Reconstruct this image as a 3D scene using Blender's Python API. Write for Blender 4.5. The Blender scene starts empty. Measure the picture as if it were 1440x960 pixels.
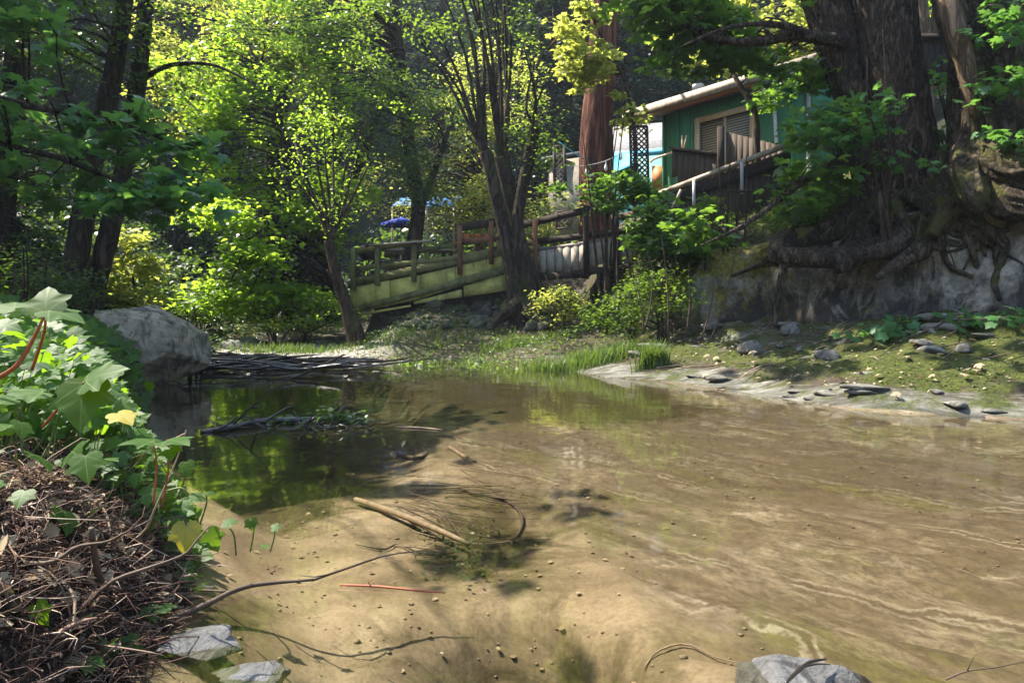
import bpy, math, random
import numpy as np
from mathutils import Vector, Matrix

# ------------------------------------------------------------------ camera, light, exposure
scn = bpy.context.scene
C = scn.collection
CAMZ = 0.8
cam_d = bpy.data.cameras.new('camera'); cam = bpy.data.objects.new('camera', cam_d); C.objects.link(cam)
cam.location = (0, 0, CAMZ); cam.rotation_euler = (math.radians(90), 0, 0)
cam_d.sensor_width = 36; cam_d.lens = 24; cam_d.shift_y = -40/1440
cam_d.clip_start = 0.05; cam_d.clip_end = 500
scn.camera = cam
SUN_AZ, SUN_EL = -66.0, 55.0          # degrees; azimuth from +Y, negative = to the left
w = bpy.data.worlds.new('World'); scn.world = w; w.use_nodes = True
nt = w.node_tree; nt.nodes.clear()
sky = nt.nodes.new('ShaderNodeTexSky'); sky.sky_type = 'NISHITA'; sky.sun_disc = False
sky.sun_elevation = math.radians(SUN_EL); sky.sun_rotation = math.radians(SUN_AZ)
bg = nt.nodes.new('ShaderNodeBackground'); bg.inputs[1].default_value = 0.15
wo = nt.nodes.new('ShaderNodeOutputWorld')
nt.links.new(sky.outputs[0], bg.inputs[0]); nt.links.new(bg.outputs[0], wo.inputs[0])
sd_ = bpy.data.lights.new('sun', 'SUN'); sd_.energy = 4.0; sd_.angle = math.radians(0.5); sd_.color = (1.0, 0.93, 0.80)
sun = bpy.data.objects.new('sun', sd_); C.objects.link(sun)
az, el = math.radians(SUN_AZ), math.radians(SUN_EL)
SDIR = Vector((math.sin(az)*math.cos(el), math.cos(az)*math.cos(el), math.sin(el)))
sun.rotation_euler = SDIR.to_track_quat('Z', 'Y').to_euler(); sun.location = SDIR*40
scn.view_settings.view_transform = 'Standard'; scn.view_settings.look = 'None'
scn.view_settings.exposure = 2.1; scn.view_settings.gamma = 1.0
scn.render.engine = 'CYCLES'
cy = scn.cycles
cy.max_bounces = 8; cy.diffuse_bounces = 4; cy.glossy_bounces = 3; cy.transmission_bounces = 5
cy.transparent_max_bounces = 10; cy.use_denoising = True; cy.sample_clamp_indirect = 6.0
cy.caustics_reflective = False; cy.caustics_refractive = False

R = np.random.RandomState(7)
random.seed(7)

# ------------------------------------------------------------------ helpers
def P(px, py, Y):                      # photo position and distance -> point of the place
    return Vector(((px-720)/960*Y, Y, CAMZ-(py-440)/960*Y))
def PX(pts): return [P(*p) for p in pts]

def _hash(ix, iy, iz, s):
    n = (ix*374761393 + iy*668265263 + iz*1442695041 + s*974634777) & 0xffffffff
    n = ((n ^ (n >> 13))*1274126177) & 0xffffffff
    n = ((n ^ (n >> 16))*2246822519) & 0xffffffff
    return ((n ^ (n >> 15)) & 0xffffff)/float(0xffffff)
def vn(x, y, z=0.0, s=0):
    x, y, z = np.broadcast_arrays(np.asarray(x, float), np.asarray(y, float), np.asarray(z, float))
    fx, fy, fz = np.floor(x), np.floor(y), np.floor(z)
    ix, iy, iz = fx.astype(np.int64), fy.astype(np.int64), fz.astype(np.int64)
    u, v, t = x-fx, y-fy, z-fz
    u = u*u*(3-2*u); v = v*v*(3-2*v); t = t*t*(3-2*t)
    r = 0
    for a in (0, 1):
        for b in (0, 1):
            for c in (0, 1):
                r = r+_hash(ix+a, iy+b, iz+c, s)*(u if a else 1-u)*(v if b else 1-v)*(t if c else 1-t)
    return r*2-1
def fbm(x, y, z=0.0, o=4, s=0):
    r = 0; a = 1.0; t = 0
    x = np.asarray(x, float); y = np.asarray(y, float); z = np.asarray(z, float)
    for i in range(o):
        r = r+a*vn(x*2**i, y*2**i, z*2**i, s+i*17); t += a; a *= .5
    return r/t
def sst(a, b, x):
    t = np.clip((np.asarray(x, float)-a)/(b-a), 0, 1); return t*t*(3-2*t)

# ---- tags
def tag(o, label=None, cat=None, group=None, kind=None):
    if label: o['label'] = label
    if cat: o['category'] = cat
    if group: o['group'] = group
    if kind: o['kind'] = kind
    return o
def empty(name, loc, label, cat, group=None):
    o = bpy.data.objects.new(name, None); C.objects.link(o); o.location = loc
    o.empty_display_size = .2
    return tag(o, label, cat, group)
def world_loc(o):
    v = Vector((0, 0, 0))
    while o: v = v+o.location; o = o.parent
    return v
def copy_tree(o, loc=None, rz=None, sc=None, label=None, parent=None):
    c = o.copy(); C.objects.link(c); c.parent = parent
    if loc is not None: c.location = loc
    if rz is not None: c.rotation_euler = (0, 0, rz)
    if sc is not None: c.scale = (sc, sc, sc) if np.isscalar(sc) else sc
    if label: c['label'] = label
    for ch in o.children: copy_tree(ch, parent=c)
    return c

def mesh_np(name, V, loops, counts, mat, parent=None, smooth=False, uv=None, attrs=None):
    V = np.asarray(V, np.float32).reshape(-1, 3)
    if parent is not None:
        off = np.array(world_loc(parent)); loc = None
    else:
        lo, hi = V.min(0), V.max(0); off = np.array(((lo[0]+hi[0])/2, (lo[1]+hi[1])/2, lo[2])); loc = off
    V = V-off.astype(np.float32)
    me = bpy.data.meshes.new(name)
    me.vertices.add(len(V)); me.vertices.foreach_set('co', V.ravel())
    loops = np.asarray(loops, np.int32); counts = np.asarray(counts, np.int32)
    me.loops.add(len(loops)); me.loops.foreach_set('vertex_index', loops)
    me.polygons.add(len(counts))
    st = np.concatenate(([0], np.cumsum(counts)[:-1])).astype(np.int32)
    me.polygons.foreach_set('loop_start', st)
    try: me.polygons.foreach_set('loop_total', counts)
    except Exception: pass
    if smooth: me.polygons.foreach_set('use_smooth', np.ones(len(counts), bool))
    if uv is not None:
        l = me.uv_layers.new(name='uv'); l.data.foreach_set('uv', np.asarray(uv, np.float32)[loops].ravel())
    me.update(calc_edges=True)
    if attrs:
        for k, a in attrs.items():
            t = me.color_attributes.new(k, 'FLOAT_COLOR', 'POINT')
            t.data.foreach_set('color', np.concatenate((a, np.ones((len(a), 1))), 1).astype(np.float32).ravel())
    if mat: me.materials.append(mat)
    o = bpy.data.objects.new(name, me); C.objects.link(o)
    if parent is not None: o.parent = parent
    else: o.location = loc
    return o

class MB:
    def __init__(s): s.v = []; s.l = []; s.c = []; s.n = 0
    def add(s, V, F):
        V = np.asarray(V, float).reshape(-1, 3)
        if isinstance(F, np.ndarray):
            s.l.append((F+s.n).ravel()); s.c.append(np.full(len(F), F.shape[1]))
        else:
            s.l.append(np.array([i+s.n for f in F for i in f])); s.c.append(np.array([len(f) for f in F]))
        s.v.append(V); s.n += len(V); return s
    def hexa(s, p):   # 8 points: bottom 4 ccw then top 4
        return s.add([tuple(q) for q in p], [(3, 2, 1, 0), (4, 5, 6, 7), (0, 1, 5, 4), (1, 2, 6, 5), (2, 3, 7, 6), (3, 0, 4, 7)])
    def beam(s, p, q, w, h, up=(0, 0, 1), roll=0):
        p, q = Vector(p), Vector(q); d = (q-p).normalized(); u = Vector(up)
        if abs(d.dot(u)) > .98: u = Vector((0, 1, 0))
        x = d.cross(u).normalized(); y = x.cross(d).normalized()
        if roll:
            x, y = x*math.cos(roll)+y*math.sin(roll), y*math.cos(roll)-x*math.sin(roll)
        x = x*(w/2); y = y*(h/2)
        return s.hexa([p-x-y, p+x-y, q+x-y, q-x-y, p-x+y, p+x+y, q+x+y, q-x+y])
    def slab(s, pts, th):   # polygon (list of points) extruded by vector th
        n = len(pts); a = [Vector(p) for p in pts]; b = [p+Vector(th) for p in a]
        F = [tuple(range(n))[::-1], tuple(range(n, 2*n))]+[(i, (i+1) % n, n+(i+1) % n, n+i) for i in range(n)]
        return s.add([tuple(q) for q in a+b], F)
    def tube(s, pts, rad, n=8, m=None, rough=0., seed=0, fr=3.):
        pts = np.array([tuple(p) for p in pts], float); rad = np.atleast_1d(np.asarray(rad, float))
        if len(rad) == 1: rad = np.full(len(pts), rad[0])
        k = len(pts); L = np.linalg.norm(np.diff(pts, axis=0), axis=1).sum()
        if m is None: m = max(3, int(3*(k-1)))
        t = np.linspace(0, k-1, m); i = np.clip(t.astype(int), 0, k-2); f = (t-i)[:, None]
        pa = pts[np.clip(i-1, 0, k-1)]; pb = pts[i]; pc = pts[i+1]; pd = pts[np.clip(i+2, 0, k-1)]
        c = .5*((2*pb)+(pc-pa)*f+(2*pa-5*pb+4*pc-pd)*f**2+(3*pb-pa-3*pc+pd)*f**3)
        r = np.interp(t, range(k), rad)
        T = np.gradient(c, axis=0); T /= np.linalg.norm(T, axis=1)[:, None]+1e-9
        u = np.cross(T[0], (0.3, .9, .1)); u /= np.linalg.norm(u)
        U = np.zeros_like(T)
        for j in range(m):
            u = u-T[j]*np.dot(u, T[j]); u /= np.linalg.norm(u)+1e-9; U[j] = u
        W = np.cross(T, U)
        th = np.linspace(0, 2*np.pi, n, endpoint=False)
        rr = r[:, None]*np.ones(n)
        if rough:
            sl = np.linspace(0, L, m)[:, None]
            cx, sx = np.cos(th)[None], np.sin(th)[None]
            rr = rr*(1+rough*fbm(cx*fr+seed*3.1, sx*fr+seed, sl*1.3/max(rad.max(), .02)*.25+seed, 3, seed)*1.6)
        V = c[:, None]+rr[..., None]*(np.cos(th)[None, :, None]*U[:, None]+np.sin(th)[None, :, None]*W[:, None])
        I = np.arange(m*n).reshape(m, n)
        q = np.stack((I[:-1], np.roll(I[:-1], -1, 1), np.roll(I[1:], -1, 1), I[1:]), -1).reshape(-1, 4)
        base = s.n
        s.add(V, q)
        s.l.append(I[0][::-1]+base); s.c.append(np.array([n])); s.l.append(I[-1]+base); s.c.append(np.array([n]))
        return s
    def build(s, name, mat, parent=None, smooth=False):
        return mesh_np(name, np.concatenate(s.v), np.concatenate(s.l), np.concatenate(s.c), mat, parent, smooth)

# ------------------------------------------------------------------ materials
def newmat(name):
    m = bpy.data.materials.new(name); m.use_nodes = True; m.node_tree.nodes.clear(); return m, m.node_tree
class N:
    def __init__(s, t): s.t = t
    def __call__(s, typ, ins=None, **kw):
        n = s.t.nodes.new('ShaderNode'+typ)
        for k, v in kw.items(): setattr(n, k, v)
        for k, v in (ins or {}).items():
            if hasattr(v, 'is_output') or isinstance(v, bpy.types.NodeSocket): s.t.links.new(v, n.inputs[k])
            else: n.inputs[k].default_value = v
        return n
    def ramp(s, fac, stops):
        n = s.t.nodes.new('ShaderNodeValToRGB'); s.t.links.new(fac, n.inputs[0])
        e = n.color_ramp.elements
        while len(e) < len(stops): e.new(.5)
        for el_, (p, c) in zip(e, stops):
            el_.position = p; el_.color = (c, c, c, 1) if np.isscalar(c) else (*c, 1)
        return n.outputs[0]
    def noise(s, vec, scale, detail=5, rough=.6, dist=0):
        return s('TexNoise', {'Vector': vec, 'Scale': scale, 'Detail': detail, 'Roughness': rough, 'Distortion': dist}).outputs[0]
    def mix(s, f, a, b, mode='MIX'):
        n = s.t.nodes.new('ShaderNodeMix'); n.data_type = 'RGBA'; n.blend_type = mode
        for k, v in ((0, f), (6, a), (7, b)):
            if isinstance(v, bpy.types.NodeSocket): s.t.links.new(v, n.inputs[k])
            else: n.inputs[k].default_value = v if k == 0 else (*v, 1)
        return n.outputs[2]
    def math(s, op, a, b=0.0, clamp=False):
        n = s.t.nodes.new('ShaderNodeMath'); n.operation = op; n.use_clamp = clamp
        for k, v in ((0, a), (1, b)):
            if isinstance(v, bpy.types.NodeSocket): s.t.links.new(v, n.inputs[k])
            else: n.inputs[k].default_value = v
        return n.outputs[0]
    def vec(s, scale=(1, 1, 1), rot=(0, 0, 0), world=True):
        if world: o = s('NewGeometry').outputs['Position']
        else: o = s('TexCoord').outputs['Object']
        r = s('Mapping', {'Vector': o, 'Rotation': rot}).outputs[0]
        return s('VectorMath', {0: r, 1: scale}, operation='MULTIPLY').outputs[0]
    def out(s, col, rough=.8, bump=None, bs=.3, bd=.02, spec=.3, metal=0):
        p = s('BsdfPrincipled', {'Base Color': col if isinstance(col, bpy.types.NodeSocket) else (*col, 1), 'Roughness': rough, 'Specular IOR Level': spec, 'Metallic': metal})
        if bump is not None:
            b = s('Bump', {'Height': bump, 'Strength': bs, 'Distance': bd}); s.t.links.new(b.outputs[0], p.inputs['Normal'])
        o = s('OutputMaterial'); s.t.links.new(p.outputs[0], o.inputs[0]); return p

def m_leaf(name, a, b, tr, tf=.5, rough=.45, spec=.35, c=None, vein=False):
    m, t = newmat(name); n = N(t)
    rnd = n('NewGeometry').outputs['Random Per Island']
    stops = [(0, a), (.85, b)]+([(1, c)] if c else [])
    big = n.noise(n.vec((1, 1, 1)), .9, 2)
    f = n.math('ADD', n.math('MULTIPLY', rnd, .75), n.math('MULTIPLY', n.math('SUBTRACT', big, .4), .8), True)
    col = n.ramp(f, stops)
    mult = tuple(x for x in tr)
    tcol = n.ramp(f, [(0, tuple(x*.75 for x in mult)), (1, mult)])
    if vein:
        uv = n('UVMap', uv_map='uv').outputs[0]
        sp = n('SeparateXYZ', {0: uv}); x, y = sp.outputs[0], sp.outputs[1]
        vm = None
        for ang in (90, 38, 142, -12, 192):
            ca, sa = math.cos(math.radians(ang)), math.sin(math.radians(ang))
            al = n.math('ADD', n.math('MULTIPLY', x, ca), n.math('MULTIPLY', y, sa))
            pe = n.math('ABSOLUTE', n.math('SUBTRACT', n.math('MULTIPLY', x, sa), n.math('MULTIPLY', y, ca)))
            q = n.math('MULTIPLY', n.math('LESS_THAN', pe, .014), n.math('GREATER_THAN', al, 0.0))
            vm = q if vm is None else n.math('MAXIMUM', vm, q)
        col = n.mix(n.math('MULTIPLY', vm, .8), col, (.20, .30, .10))
        tcol = n.mix(n.math('MULTIPLY', vm, .5), tcol, (.1, .16, .02))
        bl = n.noise(n.vec((1, 1, 1)), 35, 3)
        col = n.mix(n.math('MULTIPLY', bl, .35), col, tuple(q*.6 for q in a))
    p = n('BsdfPrincipled', {'Base Color': col, 'Roughness': rough, 'Specular IOR Level': spec})
    tn = n('BsdfTranslucent', {'Color': tcol})
    mx = n('MixShader', {0: tf, 1: p.outputs[0], 2: tn.outputs[0]})
    o = n('OutputMaterial', {0: mx.outputs[0]})
    return m
def m_bark(name, a, b, moss=None, mossf=.3, scale=9, bd=.04, world=True, zs=.22):
    m, t = newmat(name); n = N(t)
    v = n.vec((1, 1, zs), world=world)
    r0 = n.noise(v, scale, 7, .62, .6)
    r = n.math('MULTIPLY', n.math('ABSOLUTE', n.math('SUBTRACT', r0, .5)), 4.5, True)
    col = n.ramp(r, [(.06, a), (.6, b)])
    col = n.mix(n.ramp(n.noise(n.vec(world=world), 3.5, 5, .7), [(.4, 0), (.7, .6)]), col, tuple(x*.55 for x in b))
    if moss:
        k = n.noise(n.vec(), 2.3, 5, .7)
        col = n.mix(n.ramp(k, [(.62-mossf*.4, 0), (.7-mossf*.3, .85)]), col, moss)
    n.out(col, .9, n.math('ADD', r, n.math('MULTIPLY', n.noise(n.vec(), 60, 3), .15)), .9, bd, .15)
    return m
def m_plain(name, col, rough=.6, var=.25, scale=6, bump=.1, spec=.3, stain=None, stretch=(1, 1, 1)):
    m, t = newmat(name); n = N(t)
    r = n.noise(n.vec(stretch), scale, 6, .65)
    c = n.ramp(r, [(.3, tuple(x*(1-var) for x in col)), (.7, tuple(min(1, x*(1+var)) for x in col))])
    if stain:
        k = n.noise(n.vec((1, 1, .5)), scale*.45, 6, .7)
        c = n.mix(n.ramp(k, [(.48, 0), (.66, .9)]), c, stain)
    n.out(c, rough, r, bump, .01, spec)
    return m

M = {}
M['bark_dark'] = m_bark('bark_dark', (.012, .009, .007), (.10, .07, .05), (.04, .055, .012), .2)
M['bark_brown'] = m_bark('bark_brown', (.025, .016, .011), (.13, .088, .062), (.06, .07, .015), .1)
M['bark_red'] = m_bark('bark_redwood', (.05, .016, .010), (.25, .105, .068), None, 0, 7, .08, zs=.05)
M['bark_big'] = m_bark('bark_furrowed', (.014, .010, .007), (.18, .13, .09), (.04, .05, .012), .05, 15, .05, zs=.25)
M['root'] = m_bark('root_bark', (.016, .012, .008), (.15, .115, .075), (.08, .08, .018), .32, 10, .05, zs=.5)
M['mossroot'] = m_bark('mossy_root_bark', (.03, .022, .014), (.13, .10, .06), (.13, .135, .02), 1.0, 9, .03, zs=.6)
M['deadwood'] = m_bark('bare_wood', (.05, .032, .02), (.27, .185, .115), None, 0, 12, .02, zs=.15)
M['twig'] = m_plain('twig_wood', (.075, .05, .033), .7, .4, 20)
M['twig_pale'] = m_plain('pale_twig', (.26, .19, .125), .7, .35, 20)
M['twig_wet'] = m_plain('wet_twig', (.025, .018, .013), .3, .4, 20, spec=.6)
M['stem_red'] = m_plain('red_stem', (.30, .085, .035), .5, .2, 20)
M['stem_green'] = m_plain('green_stem', (.13, .16, .04), .5, .2, 20)
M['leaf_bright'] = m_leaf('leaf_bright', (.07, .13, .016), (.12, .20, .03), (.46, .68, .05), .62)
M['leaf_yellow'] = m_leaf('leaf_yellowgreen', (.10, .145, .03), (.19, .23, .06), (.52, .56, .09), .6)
M['leaf_mid'] = m_leaf('leaf_mid', (.035, .075, .012), (.08, .14, .022), (.24, .38, .03), .5)
M['leaf_maple'] = m_leaf('leaf_maple', (.025, .07, .02), (.055, .12, .03), (.24, .42, .04), .5)
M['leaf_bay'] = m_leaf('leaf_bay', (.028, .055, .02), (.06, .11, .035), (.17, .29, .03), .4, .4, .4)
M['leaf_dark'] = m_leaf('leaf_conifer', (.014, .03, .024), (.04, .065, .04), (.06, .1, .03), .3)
M['leaf_shade'] = m_leaf('leaf_shaded_maple', (.03, .095, .028), (.06, .16, .045), (.2, .42, .06), .45)
M['ivy'] = m_leaf('ivy_leaf', (.014, .055, .009), (.055, .135, .018), (.32, .56, .02), .48, .5, .2, vein=True)
M['ivy_yellow'] = m_leaf('ivy_leaf_yellow', (.33, .27, .02), (.42, .34, .03), (.6, .5, .03), .4, .4, .4, vein=True)
M['ivy_red'] = m_leaf('ivy_leaf_red', (.30, .07, .015), (.38, .12, .02), (.6, .15, .02), .4, .4, .4, vein=True)
M['grass'] = m_leaf('grass_blade', (.035, .075, .012), (.10, .15, .03), (.22, .34, .04), .4)
M['litter'] = m_leaf('dead_leaf', (.13, .085, .045), (.42, .34, .22), (.3, .2, .1), .15, .8, .1)
M['moss_clump'] = m_leaf('bright_moss', (.05, .10, .012), (.11, .17, .02), (.25, .36, .03), .3, .8, .1)
M['house_green'] = m_plain('green_painted_boards', (.075, .25, .13), .6, .18, 5, stretch=(3, 3, .4))
M['cream'] = m_plain('cream_paint', (.72, .52, .33), .6, .1, 6)
M['fascia'] = m_plain('weathered_fascia', (.45, .36, .28), .8, .3, 9, stain=(.2, .16, .12))
M['roofing'] = m_plain('grey_roofing', (.20, .195, .20), .95, .3, 14, spec=.05, stain=(.13, .13, .12))
M['soffit'] = m_plain('orange_soffit_wood', (.36, .17, .07), .8, .2, 8)
M['white'] = m_plain('white_paint', (.72, .70, .68), .5, .12, 8)
M['blue_wall'] = m_plain('teal_painted_wall', (.03, .19, .21), .6, .12, 6)
M['blue_tarp'] = m_plain('light_blue_fabric', (.10, .46, .66), .6, .08, 6)
M['blue_cloth'] = m_plain('blue_umbrella_cloth', (.015, .05, .46), .7, .12, 6)
M['sail_cloth'] = m_plain('blue_shade_cloth', (.02, .11, .30), .7, .12, 6)
M['wood_grey'] = m_plain('weathered_fence_boards', (.075, .058, .045), .85, .45, 5, .4, .15, stretch=(4, 4, .35))
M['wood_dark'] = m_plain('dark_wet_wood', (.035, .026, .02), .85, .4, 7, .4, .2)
M['wood_red'] = m_plain('red_brown_stained_wood', (.16, .075, .042), .75, .3, 6, .2, .2)
M['wood_moss'] = m_plain('mossy_wood_rail', (.15, .145, .06), .9, .35, 6, .4, .1, stain=(.035, .03, .018))
M['panel_moss'] = m_plain('algae_stained_plywood', (.44, .40, .12), .9, .25, 3.5, .3, .1, stain=(.10, .10, .03), stretch=(1, 1, 2.2))
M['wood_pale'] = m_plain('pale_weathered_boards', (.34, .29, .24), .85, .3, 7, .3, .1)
M['wood_orange'] = m_plain('orange_varnished_wood', (.48, .20, .07), .6, .2, 6)
M['lattice'] = m_plain('dark_lattice_wood', (.06, .045, .038), .85, .3, 8)
M['pebble'] = m_plain('tan_pebble', (.22, .17, .115), .8, .4, 40)
M['metal'] = m_plain('galvanised_pipe', (.42, .42, .42), .4, .15, 12, spec=.5)
M['terracotta'] = m_plain('terracotta', (.40, .14, .05), .8, .15, 10)
M['bulb'] = m_plain('bulb_glass', (.8, .8, .76), .15, .05, 10, spec=.8)
M['cable'] = m_plain('cable', (.32, .33, .34), .5, .1, 10)

def m_blind():
    m, t = newmat('slatted_blind'); n = N(t)
    wv = n('TexWave', {'Vector': n.vec((0, 0, 1)), 'Scale': 5.5}, bands_direction='Z').outputs[0]
    n.out(n.ramp(wv, [(.25, (.16, .12, .09)), (.6, (.55, .45, .34))]), .6, wv, .6, .02)
    return m
M['blind'] = m_blind()
def m_rock(name, a, b, moss=None, mf=.5, dark=None, sc=3, wet=.85):
    m, t = newmat(name); n = N(t)
    k = n.noise(n.vec(), sc, 9, .68, .5); k2 = n.noise(n.vec(), sc*7, 6, .7)
    col = n.ramp(k, [(.3, a), (.68, b)])
    col = n.mix(n.math('MULTIPLY', k2, .5), col, tuple(x*.45 for x in a))
    if dark:
        col = n.mix(n.ramp(n.noise(n.vec((1, 1, .45)), sc*.7, 7, .72, 1.0), [(.50, 0), (.60, .9)]), col, dark)
    zz_ = n.math('ADD', n('SeparateXYZ', {0: n('NewGeometry').outputs['Position']}).outputs[2], n.math('MULTIPLY', n.math('SUBTRACT', k2, .5), .08))
    band = n('MapRange', {0: zz_, 1: .01, 2: .06, 3: (.25 if name == 'wet_rock' else .65), 4: 0.0}).outputs[0]
    if moss:
        up = n('SeparateXYZ', {0: n('NewGeometry').outputs['Normal']}).outputs[2]
        q = n.math('ADD', n.noise(n.vec(), sc*.8, 6, .7), n.math('MULTIPLY', up, .12))
        col = n.mix(n.ramp(q, [(.72-mf*.35, 0), (.78-mf*.3, .95)]), col, moss)
    col = n.mix(band, col, tuple(x*.5 for x in a))
    n.out(col, wet, n.math('ADD', k, n.math('MULTIPLY', k2, .3)), .8, .04, .3)
    return m
M['boulder'] = m_rock('pale_boulder_stone', (.20, .165, .115), (.56, .46, .33), (.09, .095, .04), .3, (.06, .055, .045), 6)
M['slab'] = m_rock('pale_slab_stone', (.09, .085, .07), (.28, .265, .225), None, 0, (.05, .045, .035), 7)
M['stone'] = m_rock('shore_stone', (.13, .12, .10), (.36, .34, .29), (.06, .08, .02), .45, None, 6)
M['stone_dark'] = m_rock('dark_rubble', (.035, .03, .026), (.14, .125, .10), (.06, .075, .015), .5, None, 6)
M['stone_wet'] = m_rock('wet_rock', (.08, .078, .075), (.34, .335, .325), None, 0, (.03, .03, .03), 12, .28)

def m_cliff():
    m, t = newmat('stained_rock_face'); n = N(t)
    k = n.noise(n.vec((1, 1, .8)), 2.2, 9, .7, .8); k2 = n.noise(n.vec(), 16, 6, .7)
    z = n('Attribute', attribute_name='zone', attribute_type='GEOMETRY').outputs['Color']
    sp = n('SeparateColor', {0: z})
    moss, dk = sp.outputs[0], sp.outputs[1]
    col = n.ramp(k, [(.34, (.11, .098, .078)), (.5, (.29, .25, .19)), (.66, (.50, .43, .33))])
    col = n.mix(n.ramp(k2, [(.35, .6), (.6, 0)]), col, (.07, .065, .055))
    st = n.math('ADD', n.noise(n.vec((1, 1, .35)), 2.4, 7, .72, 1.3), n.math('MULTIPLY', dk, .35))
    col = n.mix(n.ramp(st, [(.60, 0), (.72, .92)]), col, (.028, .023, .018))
    q = n.math('ADD', n.noise(n.vec(), 3.5, 7, .72), n.math('MULTIPLY', moss, .40))
    col = n.mix(n.ramp(q, [(.62, 0), (.76, .95)]), col, n.ramp(k2, [(.3, (.05, .05, .012)), (.5, (.15, .13, .025)), (.7, (.30, .25, .05))]))
    n.out(col, .9, n.math('ADD', k, n.math('MULTIPLY', k2, .35)), 1.0, .06, .2)
    return m
M['cliff'] = m_cliff()

def m_ground():
    m, t = newmat('bank_ground'); n = N(t)
    z = n('Attribute', attribute_name='zone', attribute_type='GEOMETRY').outputs['Color']
    sp = n('SeparateColor', {0: z}); moss, rock, grav = sp.outputs
    st = n.vec((1.0, 4.5, 2), (0, 0, math.radians(37)))
    k = n.noise(st, 1.6, 9, .7, .6); k2 = n.noise(n.vec(), 22, 6, .7); k3 = n.noise(n.vec(), 3.0, 7, .7)
    soil = n.ramp(k2, [(.3, (.022, .016, .011)), (.7, (.10, .075, .052))])
    rk = n.ramp(k, [(.36, (.03, .027, .022)), (.47, (.10, .095, .078)), (.66, (.25, .24, .205))])
    gr = n.ramp(n('TexVoronoi', {'Vector': n.vec(), 'Scale': 22.0}).outputs['Color'], [(.2, (.13, .115, .10)), (.8, (.46, .42, .37))])
    ms = n.ramp(k2, [(.32, (.02, .024, .006)), (.7, (.085, .10, .016))])
    col = n.mix(n.ramp(n.math('ADD', k, n.math('MULTIPLY', rock, .5)), [(.62, 0), (.78, 1)]), soil, rk)
    col = n.mix(n.ramp(n.math('ADD', k3, n.math('MULTIPLY', moss, .5)), [(.66, 0), (.82, .95)]), col, ms)
    col = n.mix(n.math('MULTIPLY', grav, .95, True), col, gr)
    n.out(col, .9, n.math('ADD', k, n.math('MULTIPLY', k2, .5)), 1.0, .05, .2)
    return m
M['ground'] = m_ground()
M['hill'] = m_plain('forest_floor', (.022, .026, .014), .95, .5, 1.5, .5, .05)

def m_bed():
    m, t = newmat('stream_bed'); n = N(t)
    z = n('Attribute', attribute_name='zone', attribute_type='GEOMETRY').outputs['Color']
    sp = n('SeparateColor', {0: z}); rock, alg_shade, crest = sp.outputs
    rot = (0, 0, math.radians(44))
    st = n.vec((.75, 2.1, 1), rot)
    k = n.noise(st, 1.7, 9, .7, 1.4); kf = n.noise(n.vec((1.3, 2.4, 1), rot), 10, 8, .75, .6); k3 = n.noise(n.vec(), 1.6, 7, .7, 1.5)
    kg = n.noise(n.vec(), 60, 4, .7)
    sand = n.ramp(n.noise(n.vec(), 1.5, 6, .65, 1.0), [(.3, (.12, .088, .055)), (.5, (.26, .20, .13)), (.7, (.40, .315, .215))])
    rk = n.ramp(k, [(.34, (.05, .037, .025)), (.44, (.14, .108, .07)), (.55, (.27, .215, .15)), (.68, (.44, .375, .285))])
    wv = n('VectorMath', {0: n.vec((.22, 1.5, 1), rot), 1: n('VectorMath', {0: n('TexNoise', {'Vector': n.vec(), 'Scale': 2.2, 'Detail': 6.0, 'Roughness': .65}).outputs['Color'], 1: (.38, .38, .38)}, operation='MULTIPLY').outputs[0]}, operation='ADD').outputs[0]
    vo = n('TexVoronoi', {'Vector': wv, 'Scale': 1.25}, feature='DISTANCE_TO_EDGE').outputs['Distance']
    vc = n('SeparateXYZ', {0: n('TexVoronoi', {'Vector': wv, 'Scale': 1.25}).outputs['Color']}).outputs[0]
    rk = n.mix(n.ramp(vc, [(.15, .5), (.5, 0)]), rk, (.10, .073, .05))
    rk = n.mix(n.ramp(k3, [(.45, 0), (.58, .8)]), rk, (.15, .115, .072))
    rk = n.mix(n.ramp(n.noise(n.vec((.7, 3, 1), rot), 1.1, 6, .7), [(.53, 0), (.66, .75)]), rk, (.13, .125, .03))
    rk = n.mix(n.ramp(kf, [(.4, .7), (.56, 0)]), rk, (.065, .05, .032))
    rk = n.mix(n.ramp(crest, [(.35, 0), (.9, .4)]), rk, (.46, .40, .30))
    rk = n.mix(n.ramp(vo, [(.006, .5), (.03, 0)]), rk, (.10, .075, .05))
    rk = n.mix(n.ramp(n.noise(n.vec((.6, 1.5, 1), rot), .8, 5, .65, 1.0), [(.50, 0), (.60, .55)]), rk, (.12, .092, .06))
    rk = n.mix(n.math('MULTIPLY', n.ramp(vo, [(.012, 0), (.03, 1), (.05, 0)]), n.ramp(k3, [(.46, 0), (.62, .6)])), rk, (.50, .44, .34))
    col = n.mix(rock, sand, rk)
    al = n.math('ADD', n.noise(n.vec(), 3.2, 7, .75, 1.0), n.math('MULTIPLY', alg_shade, .55))
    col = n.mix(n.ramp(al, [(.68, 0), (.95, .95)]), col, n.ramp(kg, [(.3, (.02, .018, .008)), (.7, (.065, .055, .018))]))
    col = n.mix(n.ramp(kg, [(.35, .35), (.6, 0)]), col, (.08, .055, .03))
    n.out(col, .9, n.math('ADD', n.math('MULTIPLY', k, 1.0), n.math('MULTIPLY', kf, .25)), .5, .03, .1)
    return m
M['bed'] = m_bed()
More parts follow.
